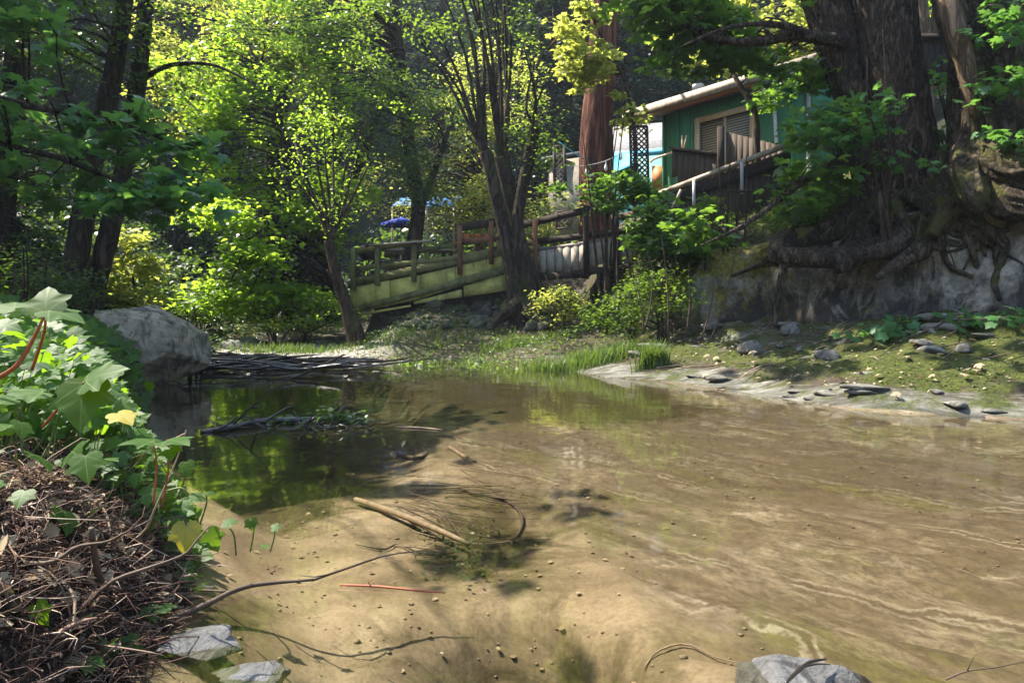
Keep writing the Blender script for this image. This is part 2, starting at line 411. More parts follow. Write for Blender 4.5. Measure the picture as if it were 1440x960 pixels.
def m_water():
    m, t = newmat('clear_stream_water'); n = N(t)
    h = n.noise(n.vec((1.2, .8, 1)), 4.0, 2, .5); h2 = n.noise(n.vec((1, 1, 1)), 1.2, 2, .5)
    b = n('Bump', {'Height': n.math('ADD', h, n.math('MULTIPLY', h2, 2.0)), 'Strength': .10, 'Distance': .03})
    fr = n('Fresnel', {'IOR': 1.55, 'Normal': b.outputs[0]})
    gl = n('BsdfGlossy', {'Roughness': .055, 'Normal': b.outputs[0], 'Color': (1, 1, 1, 1)})
    tr = n('BsdfTransparent', {'Color': (.87, .86, .80, 1)})
    mx = n('MixShader', {0: fr.outputs[0], 1: tr.outputs[0], 2: gl.outputs[0]})
    n('OutputMaterial', {0: mx.outputs[0]})
    return m
M['water'] = m_water()

# ------------------------------------------------------------------ leaves
def outline(pts, cup=.12, scale=1.0, fold=0.0):
    p = np.array(pts, float)
    full = np.concatenate((p, (p*[-1, 1])[::-1][(1 if abs(p[-1, 0]) < 1e-6 else 0):(-1 if abs(p[0, 0]) < 1e-6 else None)]))
    n = len(full)
    V = np.zeros((n+1, 3)); V[1:, :2] = full; V[0, :2] = (0, .35)
    V[:, 2] = cup*(-(V[:, 0]**2)*1.2-(V[:, 1]-.35)**2*.8)+fold*np.abs(V[:, 0])
    V[0, 2] += cup*.05
    F = [(0, 1+i, 1+(i+1) % n) for i in range(n)]
    return V*scale, np.array(F)
T_QUAD = (np.array([(0, 0, 0), (.30, .45, .05), (0, 1, -.08), (-.30, .45, .05)]), np.array([(0, 1, 2, 3)]))
T_WIDE = (np.array([(0, 0, 0), (.36, .22, .05), (.42, .62, .0), (0, 1, -.1), (-.42, .62, 0), (-.36, .22, .05)]), np.array([(0, 1, 2, 3), (0, 3, 4, 5)]))
T_STAR = outline([(0, 0), (.30, -.02), (.22, .14), (.56, .34), (.27, .42), (.25, .66), (0, 1)], .35)
T_MAPLE = outline([(0, .02), (.16, -.04), (.42, .0), (.30, .12), (.62, .30), (.50, .38), (.60, .52), (.30, .44), (.22, .52), (.34, .78), (.17, .74), (0, 1.02)], .35)
T_IVY = outline([(0, .0), (.12, -.14), (.30, -.16), (.46, -.02), (.52, .12), (.46, .26), (.58, .36), (.62, .52), (.44, .54), (.30, .62), (.20, .82), (.08, .96), (0, 1.05)], .28, fold=.14)
def normalize(a): return a/(np.linalg.norm(a, axis=-1, keepdims=True)+1e-9)
def leaves(tmpl, pos, nrm, dr, size):
    TV, TF = tmpl; n = len(pos)
    z = normalize(nrm); y = normalize(dr-z*(dr*z).sum(1, keepdims=True)); x = np.cross(y, z)
    V = pos[:, None]+size[:, None, None]*(TV[None, :, 0, None]*x[:, None]+TV[None, :, 1, None]*y[:, None]+TV[None, :, 2, None]*z[:, None])
    F = TF[None]+(np.arange(n)*len(TV))[:, None, None]
    uv = np.tile(TV[:, :2], (n, 1))
    return V.reshape(-1, 3), F.reshape(-1, TF.shape[1]), uv
def leaf_mesh(name, sets, mat, parent=None, uv=False, smooth=False):
    Vs, Ls, Cs, U, k = [], [], [], [], 0
    for V, F, u in sets:
        Vs.append(V); Ls.append((F+k).ravel()); Cs.append(np.full(len(F), F.shape[1])); U.append(u); k += len(V)
    return mesh_np(name, np.concatenate(Vs), np.concatenate(Ls), np.concatenate(Cs), mat, parent, smooth, np.concatenate(U) if uv else None)
def spray_pts(cent, rad, per, flat=.22, r=R):
    """leaves gathered in flattish sprays round the centres"""
    cent = np.asarray(cent, float); n = len(cent); rad = np.broadcast_to(rad, n)
    c = np.repeat(cent, per, 0); rr = np.repeat(rad, per)
    d = r.normal(size=(n*per, 3)); d = normalize(d)*(r.rand(n*per, 1)**.45)
    # every spray lies in its own nearly level plane
    tl = np.repeat(r.normal(size=(n, 2))*.28, per, 0)
    off = d*rr[:, None]; off[:, 2] *= flat; off[:, 2] += off[:, 0]*tl[:, 0]+off[:, 1]*tl[:, 1]
    off[:, 2] -= .25*(off[:, 0]**2+off[:, 1]**2)/rr
    out = normalize(d+r.normal(size=d.shape)*.5); out[:, 2] -= .35
    nr = np.zeros_like(d); nr[:, 2] = 1; nr += r.normal(size=d.shape)*.42
    return c+off, nr, out
def crown_centres(blobs, r=R, shell=.35):
    out = []
    for (c, rad, n) in blobs:
        d = normalize(r.normal(size=(n, 3)))*(shell+(1-shell)*r.rand(n, 1))**.5
        p = np.array(tuple(c))+d*np.array(rad if not np.isscalar(rad) else (rad,)*3)
        # ragged outline: drop sprays where a noise field is low
        k = fbm(p[:, 0]*1.3, p[:, 1]*1.3, p[:, 2]*1.7, 2, 5) > -.12
        out.append(p[k])
    return np.concatenate(out)
def twigs_to(mb, cents, nodes, rads, every=2, r=R, rt=.012, n=4, droop=.15):
    nodes = np.array([tuple(p) for p in nodes])
    for p in cents[::every]:
        d = np.linalg.norm(nodes-p, axis=1)+np.maximum(0, nodes[:, 2]-p[2])*1.5
        j = int(np.argmin(d)); a = nodes[j]; L = np.linalg.norm(p-a)
        if L > 4.5 or L < .05: continue
        m1 = a*.65+p*.35+np.array((0, 0, L*droop))+r.normal(size=3)*L*.05; m2 = a*.3+p*.7+np.array((0, 0, L*droop*.9))+r.normal(size=3)*L*.05
        ra = min(rads[j]*.5, rt*(.8+L*.9))
        mb.tube([a, m1, m2, p], [ra, ra*.7, ra*.45, ra*.22], n, 6)
def along(paths, step=.25):
    P_, R_ = [], []
    for pts, rad in paths:
        pts = np.array([tuple(p) for p in pts]); rad = np.interp(range(len(pts)), np.linspace(0, len(pts)-1, len(rad)), rad)
        for i in range(len(pts)-1):
            k = max(1, int(np.linalg.norm(pts[i+1]-pts[i])/step))
            for q in range(k):
                f = q/k; P_.append(pts[i]*(1-f)+pts[i+1]*f); R_.append(rad[i]*(1-f)+rad[i+1]*f)
    return P_, np.array(R_)
def tree(name, label, base, trunks, limbs, blobs, leafm, barkm, size=.1, per=45, srad=.5, tmpl=T_QUAD, group=None, nside=18,
         rough=.12, extra=None, twig_every=2, flat=.22, category='tree', cap_from=0):
    """trunk (all stems), limbs, crown (one or two leaf meshes)"""
    t = empty(name, base, label, category, group)
    mb = MB()
    for k, (pts, rad) in enumerate(trunks):
        mb.tube(pts, rad, nside if max(rad) > .08 else 8, max(8, int(len(pts)*9)), rough, k+3)
    if trunks: mb.build('trunk', M[barkm], t, True)
    allp = trunks[cap_from:]+limbs
    if blobs:
        cents = crown_centres(blobs)
        if allp:
            nodes, rads = along(allp)
            lb = MB()
            for k, (pts, rad) in enumerate(limbs): lb.tube(pts, rad, 7, None, .08, k)
            twigs_to(lb, cents, nodes, rads, twig_every)
            if lb.n: lb.build('limbs', M[barkm], t, True)
        p, nr, out = spray_pts(cents, R.uniform(srad*.6, srad*1.3, len(cents)), per, flat)
        ls = [leaves(tmpl, p, nr, out, size*R.uniform(.6, 1.25, len(p)))]
        leaf_mesh('crown', ls, M[leafm], t)
    elif limbs:
        lb = MB()
        for k, (pts, rad) in enumerate(limbs): lb.tube(pts, rad, 7, None, .08, k)
        lb.build('limbs', M[barkm], t, True)
    return t

# ------------------------------------------------------------------ ground, stream bed, banks
SH = np.array([(1.2, -6), (9, -6), (9.5, 0), (7.2, 2.4), (5.4, 4.0), (3.84, 5.12), (3.3, 5.42), (2.84, 5.69), (2.45, 6.5), (2.13, 7.31), (1.81, 7.9), (1.15, 8.5),
               (.43, 10.2), (-.24, 11.3), (-1.5, 12.0), (-2.46, 11.8), (-3.9, 11.5), (-5.3, 11.2), (-5.6, 9.8), (-5.1, 8.6), (-4.5, 7.9), (-3.9, 7.2), (-3.0, 5.6), (-2.45, 4.4),
               (-1.62, 3.1), (-1.12, 2.3), (-.96, 1.9), (-.88, 1.5), (-.85, 1.1), (-1.0, .4), (-1.2, -6)])
def sdist(x, y, poly=SH, closed=True):
    x = np.asarray(x, float); y = np.asarray(y, float)
    n = len(poly); d = np.full(x.shape, 1e9); ins = np.zeros(x.shape, bool)
    for i in range(n if closed else n-1):
        a = poly[i]; b = poly[(i+1) % n]; e = b-a
        t = np.clip(((x-a[0])*e[0]+(y-a[1])*e[1])/(e@e), 0, 1)
        d = np.minimum(d, np.hypot(x-a[0]-t*e[0], y-a[1]-t*e[1]))
        if closed:
            c = ((a[1] > y) != (b[1] > y)) & (x < (b[0]-a[0])*(y-a[1])/(b[1]-a[1]+1e-12)+a[0]); ins ^= c
    return np.where(ins, -d, d) if closed else d
CL = np.array([(1.9, 11.9), (2.84, 10.5), (3.8, 9.3), (5.6, 7.6), (8, 5.6), (12, 3.0)])
def cliff_d(x, y):        # >0 behind the rock face
    d = sdist(x, y, CL, False)
    sgn = np.full(np.shape(x), -1.0)
    yy = np.interp(x, CL[:, 0], CL[:, 1]); sgn = np.where(y > yy, 1.0, -1.0)
    return d*sgn
def H(x, y):
    x = np.asarray(x, float); y = np.asarray(y, float)
    s = sdist(x, y)+.10*fbm(x*1.6, y*1.6, 0, 3, 2)*sst(.6, 3, y)
    v = x*.70+y*.714
    # land
    L = np.maximum(s, 0)
    rb = .20*L+.03*sst(0, .25, L)
    lay = v*2.6+.9*fbm(x*.8, y*.8, 0, 3, 9)
    ledge = (lay-np.floor(lay)); ledge = np.where(ledge < .8, ledge/.8, (1-ledge)/.2)
    rb = rb+.095*ledge*sst(.05, .7, L)+.05*fbm(x*3, y*3, 0, 4, 4)*sst(0, .5, L)
    mid = .36*L+.10*fbm(x*2.2, y*2.2, 0, 4, 5)*sst(0, .8, L)
    lb = .36*(1-np.exp(-L/.16))+.16*L*sst(2.2, 4.5, y)+.06*L+.07*fbm(x*4, y*4, 0, 4, 6)*sst(0, .2, L)
    gr = .03*L+.05*sst(0, .4, L)+.04*fbm(x*3, y*3, 0, 4, 8)*sst(0, .5, L)
    wr = sst(.2, 1.8, x)
    land = rb*wr+mid*(1-wr)
    wg = sst(-1.6, -3.4, x)*sst(8, 10.5, y); land = land*(1-wg)+gr*wg
    wl = sst(-.3, -.8, x+.0*y)*(1-sst(7.5, 10, y)); wl = np.where((x < 0) & (y < 10), wl, 0)
    land = land*(1-wl)+lb*wl
    # terrace behind the rock face
    c = cliff_d(x, y)
    ter = 1.85+.10*np.clip(x-3, 0, 3)+.30*np.clip(c, 0, 5)+.12*fbm(x*1.5, y*1.5, 0, 3, 11)
    wc = sst(.15, .75, c)*sst(1.3, 2.6, x)
    land = land*(1-wc)+np.maximum(land, ter)*wc
    land = land+.11*sst(-.62, -.50, c)*sst(-.05, -.35, c)*0+.10*sst(-.75, -.62, c)*sst(2.0, 3.0, x)*(1-wc)
    # patio terrace behind the walkway
    wp = sst(15.2, 16.2, y)*sst(-3.6, -2.9, x)*sst(4.5, 3.2, x)
    land = land*(1-wp)+1.62*wp
    land = np.minimum(land, np.where(x > 2, 4.2, 2.6))
    # hills
    q = np.maximum(np.maximum(y-25.5, (-x-8.5)*.9+np.clip(y-9, -6, 0)*.2), (x-9)*.6-1+(0*y))
    land = land+.95*np.logaddexp(0, q*1.2)/1.2*(1+.15*fbm(x*.12, y*.12, 0, 3, 12))+.8*fbm(x*.2, y*.2, 0, 3, 13)*sst(0, 5, q)
    # bed
    D = np.maximum(-s, 0)
    rk = rock_w(x, y)
    lay2 = v*2.3+.9*fbm(x*.7, y*.7, 0, 3, 19); l2 = lay2-np.floor(lay2); l2 = np.where(l2 < .85, l2/.85, (1-l2)/.15)
    brk = -(.05+.075*sst(0, 1.2, D)+.055*(1-l2)+.045*(.5+.5*fbm(x*1.4, y*1.4, 0, 4, 21)))*sst(0, .15, D)
    deep = .15+.38*sst(.3, -2.6, x)*sst(1.9, 5.0, y)+.12*sst(6.0, 9.0, y)
    hole = .32*np.exp(-(((x-.02)/.30)**2+((y-1.85)/.35)**2))+.06*np.exp(-(((x+.12)/.4)**2+((y-3.1)/.6)**2))
    bsa = -(deep+hole+.05*fbm(x*1.8, y*1.8, 0, 4, 23))*sst(0, .5, D)
    bed = brk*rk+bsa*(1-rk)
    return np.where(s > 0, land, bed)
def rock_w(x, y):
    e = x-(.42-.36*(np.clip(y, 0, 5)-2.3))-np.where(y > 5, (5-y)*.25, 0)+.32*fbm(x*1.3, y*1.3, 0, 4, 31)
    return sst(-.15, .22, e)
_gx, _gy = np.arange(-16, 12, .025), np.arange(.3, 20, .025)
_G = H(*np.meshgrid(_gx, _gy, indexing='ij'))
def Hs(x, y):
    if -15.9 < x < 11.9 and .4 < y < 19.9:
        a = (x+16)/.025; b = (y-.3)/.025; i = int(a); j = int(b); a -= i; b -= j
        return float(_G[i, j]*(1-a)*(1-b)+_G[i+1, j]*a*(1-b)+_G[i, j+1]*(1-a)*b+_G[i+1, j+1]*a*b)
    return float(H(np.array([x]), np.array([y]))[0])

th = np.concatenate((np.arange(-180, -46, 3.0), np.arange(-46, 46, .17), np.arange(46, 180, 3.0)))
th = np.radians(th); rr = np.concatenate((np.linspace(.05, .6, 6)[:-1], np.geomspace(.6, 75, 470)))
TH, RR = np.meshgrid(th, rr, indexing='ij')
X, Y = np.sin(TH)*RR, np.cos(TH)*RR
Z = H(X, Y); S = sdist(X, Y)
nt_, nr_ = X.shape
I = np.arange(nt_*nr_).reshape(nt_, nr_)
Q = np.stack((I[:, :-1], np.roll(I, -1, 0)[:, :-1], np.roll(I, -1, 0)[:, 1:], I[:, 1:]), -1).reshape(-1, 4)[:, ::-1]
V = np.stack((X, Y, Z), -1).reshape(-1, 3)
fs = S.ravel()[Q].mean(1); fr = RR.ravel()[Q].mean(1)
hl = (V[Q][:, :, 1].mean(1) > 25) | (V[Q][:, :, 0].mean(1) < -9.5) | (V[Q][:, :, 0].mean(1) > 12) | (V[Q][:, :, 1].mean(1) < -8)
def sub(mask):
    q = Q[mask]; u, inv = np.unique(q, return_inverse=True)
    return V[u], inv.reshape(-1, 4), u
x, y = X.ravel(), Y.ravel(); s_ = S.ravel(); c_ = cliff_d(x, y)
# zones of the banks: moss, bare rock, gravel
moss = .5*sst(1.0, 2.5, x)*sst(.3, 1.0, s_)+.25+.4*np.exp(-((x+.6)/1.6)**2-((y-12.8)/1.0)**2)+.25*fbm(x*.8, y*.8, 0, 3, 41)
moss = moss+.15*sst(1.0, 2.5, x)-.4*sst(-2.2, -.6, c_)*sst(1.5, 2.5, x)*sst(4.8, 3.2, x)
rock = (.62+.35*fbm(x*1.7, y*1.7, 0, 4, 61))*sst(.55, .05, s_)*sst(.4, 1.2, x)+.25*sst(-1.6, -.4, c_)*sst(1.5, 3, x)+.15; rock = np.where((x < -.3) & (y < 9), 0, rock)
grv = .95*sst(-1.6, -3.0, x)*sst(8.5, 10.5, y)*sst(3.2, 1.6, s_+.5*fbm(x, y, 0, 3, 3))
moss = np.where((x < 0) & (y < 8), .05, moss)
vz, fz, u = sub((fs > 0) & ~hl)
mesh_z = np.stack((np.clip(moss, 0, 1), np.clip(rock, 0, 1), np.clip(grv, 0, 1)), -1)
g = mesh_np('ground', vz, fz.ravel(), np.full(len(fz), 4), M['ground'], None, True, None, {'zone': mesh_z[u]})
tag(g, kind='structure')
vz, fz, u = sub(fs <= 0)
alg_shade = .7*np.exp(-(((x-.05)/.38)**2+((y-1.85)/.36)**2))+.9*np.exp(-(((x+.12)/.34)**2+((y-3.1)/.7)**2))+1.0*sst(-.3, -1.3, x)*sst(2.6, 4.0, y)+.8*sst(5.4, 6.6, y+.35*fbm(x, y, 0, 3, 88))*sst(2.6, 1.2, x)+.6*np.exp(-(((x+.78)/.13)**2+((y-1.75)/.4)**2))+.3*np.exp(-(((x-.55)/.35)**2+((y-1.62)/.2)**2))+.15  # silt and algae, plus pool shade and dapples painted into the bed colour
vv_ = x*.70+y*.714; l_ = vv_*2.3+.9*fbm(x*.7, y*.7, 0, 3, 19); l_ = l_-np.floor(l_)
crest = np.exp(-((l_-.86)/.035)**2)*sst(-.1, .35, fbm(x*.8, y*.8, 0, 2, 77))
mesh_z = np.stack((rock_w(x, y), np.clip(alg_shade, 0, 1), crest), -1)
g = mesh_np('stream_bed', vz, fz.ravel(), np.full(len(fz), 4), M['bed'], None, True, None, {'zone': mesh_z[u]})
tag(g, kind='structure')
vz, fz, u = sub((fs > 0) & hl)
g = mesh_np('hillside', vz, fz.ravel(), np.full(len(fz), 4), M['hill'], None, True); tag(g, kind='structure')
wb = MB(); wb.add([(-7, -7, 0), (11, -7, 0), (11, 13.2, 0), (-7, 13.2, 0)], [(0, 1, 2, 3)])
tag(wb.build('water', M['water']), kind='structure')

# ------------------------------------------------------------------ the rock face on the right
s = np.linspace(0, 1, 420); cl = np.concatenate(([0], np.cumsum(np.linalg.norm(np.diff(CL, axis=0), axis=1)))); Lc = cl[-1]
cx = np.interp(s*Lc, cl, CL[:, 0]); cyy = np.interp(s*Lc, cl, CL[:, 1])
kk = np.ones(31)/31
cx = np.convolve(np.pad(cx, 15, 'edge'), kk, 'valid'); cyy = np.convolve(np.pad(cyy, 15, 'edge'), kk, 'valid')
tx, ty = np.gradient(cx), np.gradient(cyy); ln = np.hypot(tx, ty); nx, ny = ty/ln, -tx/ln     # outward = to the stream
v = np.linspace(0, 1, 110)
sx = (s*Lc)[:, None]; vv = v[None]
base = H(cx+nx*.3, cyy+ny*.3)[:, None]-.25
top = (1.85+.10*np.clip(cx-3, 0, 3)+.18*fbm(s*6, 0, 0, 3, 51))[:, None]*sst(-.02, .12, s)[:, None]+base*(1-sst(-.02, .12, s)[:, None])
zz = base+(top-base)*np.clip(vv/.82, 0, 1)
o = .28*fbm(sx*.8, zz*.5, 0, 4, 52)+.20*fbm(sx*2.2, zz*1.6, 0, 5, 53)+.05*np.abs(fbm(sx*5, zz*4, 0, 4, 54))
o = o+.36*(1-np.clip(vv/.82, 0, 1))**1.8-.12+.22*np.exp(-((sx-2.0)/.5)**2)*np.sin(np.clip(vv/.82, 0, 1)*3.1)-.18*np.exp(-((sx-2.75)/.18)**2)
back = np.clip((vv-.82)/.18, 0, 1)
o = o*(1-back**2)-1.0*back**1.3
zz = zz+.10*np.sin(np.clip(back*3.14, 0, 3.14))+.07*fbm(sx*2, vv*6, 0, 3, 55)*(back > 0)
Vx = cx[:, None]+nx[:, None]*o; Vy = cyy[:, None]+ny[:, None]*o
I = np.arange(len(s)*len(v)).reshape(len(s), len(v))
F = np.stack((I[:-1, :-1], I[1:, :-1], I[1:, 1:], I[:-1, 1:]), -1).reshape(-1, 4)
mz = (1-sst(2.6, 4.2, sx))*(.2+.7*vv)+.35*fbm(sx*1.2, zz*1.5, 0, 3, 57)+.25*back+.0*vv+.15*sst(.6, .9, vv)
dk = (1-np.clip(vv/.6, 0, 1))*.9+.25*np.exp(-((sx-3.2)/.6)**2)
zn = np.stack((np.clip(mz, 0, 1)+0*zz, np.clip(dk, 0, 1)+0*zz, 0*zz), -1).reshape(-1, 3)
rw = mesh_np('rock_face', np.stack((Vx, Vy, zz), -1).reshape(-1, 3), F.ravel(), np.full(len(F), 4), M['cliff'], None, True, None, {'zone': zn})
tag(rw, 'stained grey rock face with moss beneath the big tree roots', 'rock face')
def cliff_pt(si, zi):      # a point on the face near arc length si and height zi
    i = int(np.clip(si/Lc*(len(s)-1), 0, len(s)-1)); j = int(np.argmin(np.abs(zz[i, :90]-zi)))
    return Vector((Vx[i, j], Vy[i, j], zz[i, j])), Vector((nx[i], ny[i], 0))

# ------------------------------------------------------------------ walkway, fences, houses
def lerp(a, b, t): return a+(b-a)*t
# --- algae stained ramp
A0, A1 = Vector((P(492, 440, 15.2).x, 15.2, 0)), Vector((P(716, 440, 13.9).x, 13.9, 0))
def RP(px, py):       # point of the ramp's front plane under a photo column
    k = (px-720)/960; d = A1-A0
    t = (k*A0.y-A0.x)/(d.x-k*d.y); q = A0+d*t
    return P(px, py, q.y)
rdir = (A1-A0).normalized(); rn = Vector((rdir.y, -rdir.x, 0)); 
if rn.y > 0: rn = -rn
ramp = empty('walkway_ramp', (A0.x, A0.y, .9), 'algae-stained plywood ramp with post-and-rail sides rising behind the forked tree', 'ramp')
mb = MB()
cuts = [492, 548, 590, 640, 684, 716]
def y_rim(x): return np.interp(x, [492, 600, 716], [404, 385, 356])
def y_mid(x): return np.interp(x, [492, 600, 716], [441, 418, 378])
def y_bot(x): return np.interp(x, [492, 575, 580, 716], [446, 436, 428, 408])
for a, b in zip(cuts[:-1], cuts[1:]):
    mb = MB(); mb.slab([RP(a+.5, y_mid(a)), RP(b-.5, y_mid(b)), RP(b-.5, y_rim(b)), RP(a+.5, y_rim(a))], -rn*.03); mb.build('plywood_panel', M['panel_moss'], ramp)
for a, b in ((500, 578), (582, 650), (652, 716)):
    mb = MB(); mb.slab([RP(a, y_bot(a)), RP(b-1, y_bot(b)), RP(b-1, y_mid(b)+6), RP(a, y_mid(a)+2)], -rn*.03); mb.build('lower_panel', M['panel_moss'], ramp)
mb = MB(); mb.slab([RP(496, 441)+rn*.05, RP(716, 383)+rn*.05, RP(716, 371)+rn*.05, RP(600, 405)+rn*.05, RP(496, 432)+rn*.05], -rn*.045); mb.build('diagonal_board', M['wood_moss'], ramp)
mb = MB(); mb.slab([RP(490, 405)+rn*.03, RP(716, 357)+rn*.03, RP(716, 343)+rn*.03, RP(490, 395)+rn*.03], -rn*.04); mb.build('rim_board', M['wood_moss'], ramp)
mb = MB(); mb.slab([RP(490, 397), RP(716, 350), RP(716, 350)-rn*1.5, RP(490, 397)-rn*1.5], (0, 0, -.05)); mb.build('deck', M['wood_pale'], ramp)
for x, t, b in ((500, 350, 408), (534, 345, 402), (585, 338, 396)):
    mb = MB(); mb.beam(RP(x, b)+rn*.09, RP(x, t)+rn*.09, .10, .10); mb.build('post', M['wood_moss'], ramp)
for x, t, b in ((649, 318, 386), (693, 312, 372)):
    mb = MB(); mb.beam(RP(x, b)+rn*.09, RP(x, t)+rn*.09, .10, .10); mb.build('post', M['wood_red'], ramp)
def rail(x0, y0, x1, y1, mat, h=.10, off=.02, par=ramp, f=RP, n=rn, w=.04):
    mb = MB(); mb.beam(f(x0, y0)+n*off, f(x1, y1)+n*off, w, h); return mb.build('rail', mat, par)
rail(497, 354, 590, 341, M['wood_moss']); rail(497, 378, 648, 362, M['wood_moss']); rail(528, 346, 610, 340, M['wood_pale'], .03, .17, w=.16)
rail(645, 320, 716, 310, M['wood_dark'], .16); rail(649, 341, 716, 333, M['wood_red'], .10)
# far side rail of the ramp
for x, t in ((505, 352), (556, 345), (610, 338), (665, 325)):
    mb = MB(); q = RP(x, t)-rn*1.45; mb.beam(q-Vector((0, 0, 1.0)), q, .09, .09); mb.build('post', M['wood_moss'], ramp)
mb = MB(); mb.beam(RP(495, 352)-rn*1.4, RP(716, 318)-rn*1.4, .04, .10); mb.build('rail', M['wood_moss'], ramp)
mb = MB(); mb.beam(RP(495, 374)-rn*1.4, RP(716, 340)-rn*1.4, .04, .10); mb.build('rail', M['wood_moss'], ramp)

# --- deck fence on the right of the forked tree
B0, B1 = Vector((P(745, 440, 13.7).x, 13.7, 0)), Vector((P(935, 440, 12.3).x, 12.3, 0))
def plane_fn(a, b):
    d = b-a
    def f(px, py):
        k = (px-720)/960; t = (k*a.y-a.x)/(d.x-k*d.y); q = a+d*t; return P(px, py, q.y)
    dd = d.normalized(); n = Vector((dd.y, -dd.x, 0)); n = n if n.y < 0 else -n
    return f, n
BP, bn = plane_fn(B0, B1)
df = empty('deck_fence', (B0.x, B0.y, 1.2), 'dark deck railing with sunlit boards below, right of the forked tree', 'fence')
for x, t, b, mm in ((755, 310, 400, 'wood_red'), (826, 290, 392, 'wood_dark'), (868, 282, 392, 'wood_dark'), (918, 270, 380, 'wood_dark')):
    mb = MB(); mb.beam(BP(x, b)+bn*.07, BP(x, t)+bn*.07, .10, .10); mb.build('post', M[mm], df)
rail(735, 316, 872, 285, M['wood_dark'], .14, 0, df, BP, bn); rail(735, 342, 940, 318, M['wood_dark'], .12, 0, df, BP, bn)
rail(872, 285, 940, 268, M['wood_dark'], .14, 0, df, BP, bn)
for k in range(16):
    x = 757+k*11.5; tp = 348-(x-757)*.14+R.uniform(-2, 2)
    mb = MB(); mb.slab([BP(x, tp+38), BP(x+10.6, tp+36), BP(x+10.6, tp), BP(x, tp+1)], -bn*.025); mb.build('board', M['wood_pale'], df)
mb = MB(); mb.slab([BP(750, 350), BP(940, 322), BP(940, 322)-bn*1.6, BP(750, 350)-bn*1.6], (0, 0, -.06)); mb.build('deck', M['wood_pale'], df)
mb = MB(); mb.slab([BP(742, 398), BP(940, 372), BP(940, 364), BP(742, 388)], bn*.06); mb.build('lower_beam', M['wood_dark'], df)

# --- stair fence climbing to the green house
C0, C1 = Vector((P(930, 440, 12.3).x, 12.3, 0)), Vector((P(1110, 440, 10.9).x, 10.9, 0))
CP, cn = plane_fn(C0, C1)
sf = empty('stair_fence', (C0.x, C0.y, 2.3), 'dark board fence under a pale metal handrail climbing to the green house', 'fence')
k = 0
for x in np.arange(932, 1108, 8.0):
    tp = np.interp(x, [930, 1110], [272, 207])+4
    mb = MB(); mb.slab([CP(x, tp+72), CP(x+7.5, tp+70), CP(x+7.5, tp-3), CP(x, tp)], -cn*.025); mb.build('board', M['wood_grey'], sf)
mb = MB(); mb.beam(CP(925, 274)+cn*.05, CP(1113, 203)+cn*.05, .09, .07); mb.build('handrail', M['fascia'], sf)
mb = MB(); mb.beam(CP(925, 290)+cn*.05, CP(1113, 222)+cn*.05, .03, .16); mb.build('rail', M['wood_dark'], sf)
for x in (980, 1047):
    mb = MB(); y0 = np.interp(x, [925, 1113], [274, 203]); mb.tube([CP(x, y0+46)+cn*.12, CP(x, y0+2)+cn*.12], .028, 8); mb.build('post', M['metal'], sf)
mb = MB(); mb.beam(CP(950, 295)+cn*.12, CP(962, 268)+cn*.12, .04, .04); mb.build('brace', M['wood_pale'], sf)

# --- board screens on the green house's deck
D0, D1 = Vector((P(930, 440, 14.4).x, 14.4, 0)), Vector((P(1090, 440, 12.6).x, 12.6, 0))
DP, dn = plane_fn(D0, D1)
sc = empty('board_screen', (D0.x, D0.y, 3.3), 'weathered dark board screen with a ragged left edge below the cream window', 'screen')
xs = np.arange(945, 1017, 8)
for i, x in enumerate(xs):
    tp = np.interp(x, [945, 1020], [209, 218]); bt = 268-(0 if i else 18)+(6 if i == 1 else 0)
    mb = MB(); mb.slab([DP(x, bt), DP(x+7.6, bt-3), DP(x+7.6, tp+.9), DP(x, tp)], -dn*.025); mb.build('board', M['wood_grey'], sc)
mb = MB(); mb.beam(DP(943, 208)+dn*.03, DP(1018, 218)+dn*.03, .06, .05); mb.build('cap_rail', M['wood_grey'], sc)
sc2 = empty('tall_screen', (DP(1015, 265).x, DP(1015, 265).y, 3.2), 'tall dark screen of boards on a black post in front of the window', 'screen')
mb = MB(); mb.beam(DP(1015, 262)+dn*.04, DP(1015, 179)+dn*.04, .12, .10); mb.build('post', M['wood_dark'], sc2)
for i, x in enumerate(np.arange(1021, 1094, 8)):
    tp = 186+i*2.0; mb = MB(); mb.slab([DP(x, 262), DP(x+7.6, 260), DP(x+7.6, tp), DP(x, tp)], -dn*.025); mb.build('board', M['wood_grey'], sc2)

# --- the green house
W0, W1 = Vector((P(932, 440, 16).x, 16, 0)), Vector((P(1100, 440, 13.65).x, 13.65, 0))
GP, gn = plane_fn(W0, W1); gd = (W1-W0).normalized()
gh = empty('green_house', (W0.x, W0.y, 3.2), 'green board-and-batten house with a low roof and cream window above the creek', 'house')
def GW(t, z, off=0): q = W0+gd*t+gn*off; return Vector((q.x, q.y, z))
LH = (Vector((GP(1142, 200).x, GP(1142, 200).y, 0))-W0).dot(gd); ztop = 5.42; zb = 3.1
w0t, w1t = [(lambda q: (Vector((q.x, q.y, 0))-W0).dot(gd))(GP(px, 200)) for px in (984, 1055)]
zw0 = GP(1020, 228).z-.25; zw1 = 5.02
mb = MB()
def wallbox(t0, t1, z0, z1, o0=0, o1=-.12):
    mb.slab([GW(t0, z0, o0), GW(t1, z0, o0), GW(t1, z1, o0), GW(t0, z1, o0)], gn*(o1-o0))
wallbox(0, w0t, zb, ztop); wallbox(w1t, LH, zb, ztop); wallbox(w0t, w1t, zb, zw0); wallbox(w0t, w1t, zw1, ztop)
mb.slab([GW(0, zb, -.12), GW(0, zb, -5), GW(0, ztop+.5, -5), GW(0, ztop, -.12)], gd*.12)
mb.slab([GW(LH, zb, -.12), GW(LH, zb, -5), GW(LH, ztop+.5, -5), GW(LH, ztop, -.12)], -gd*.12)
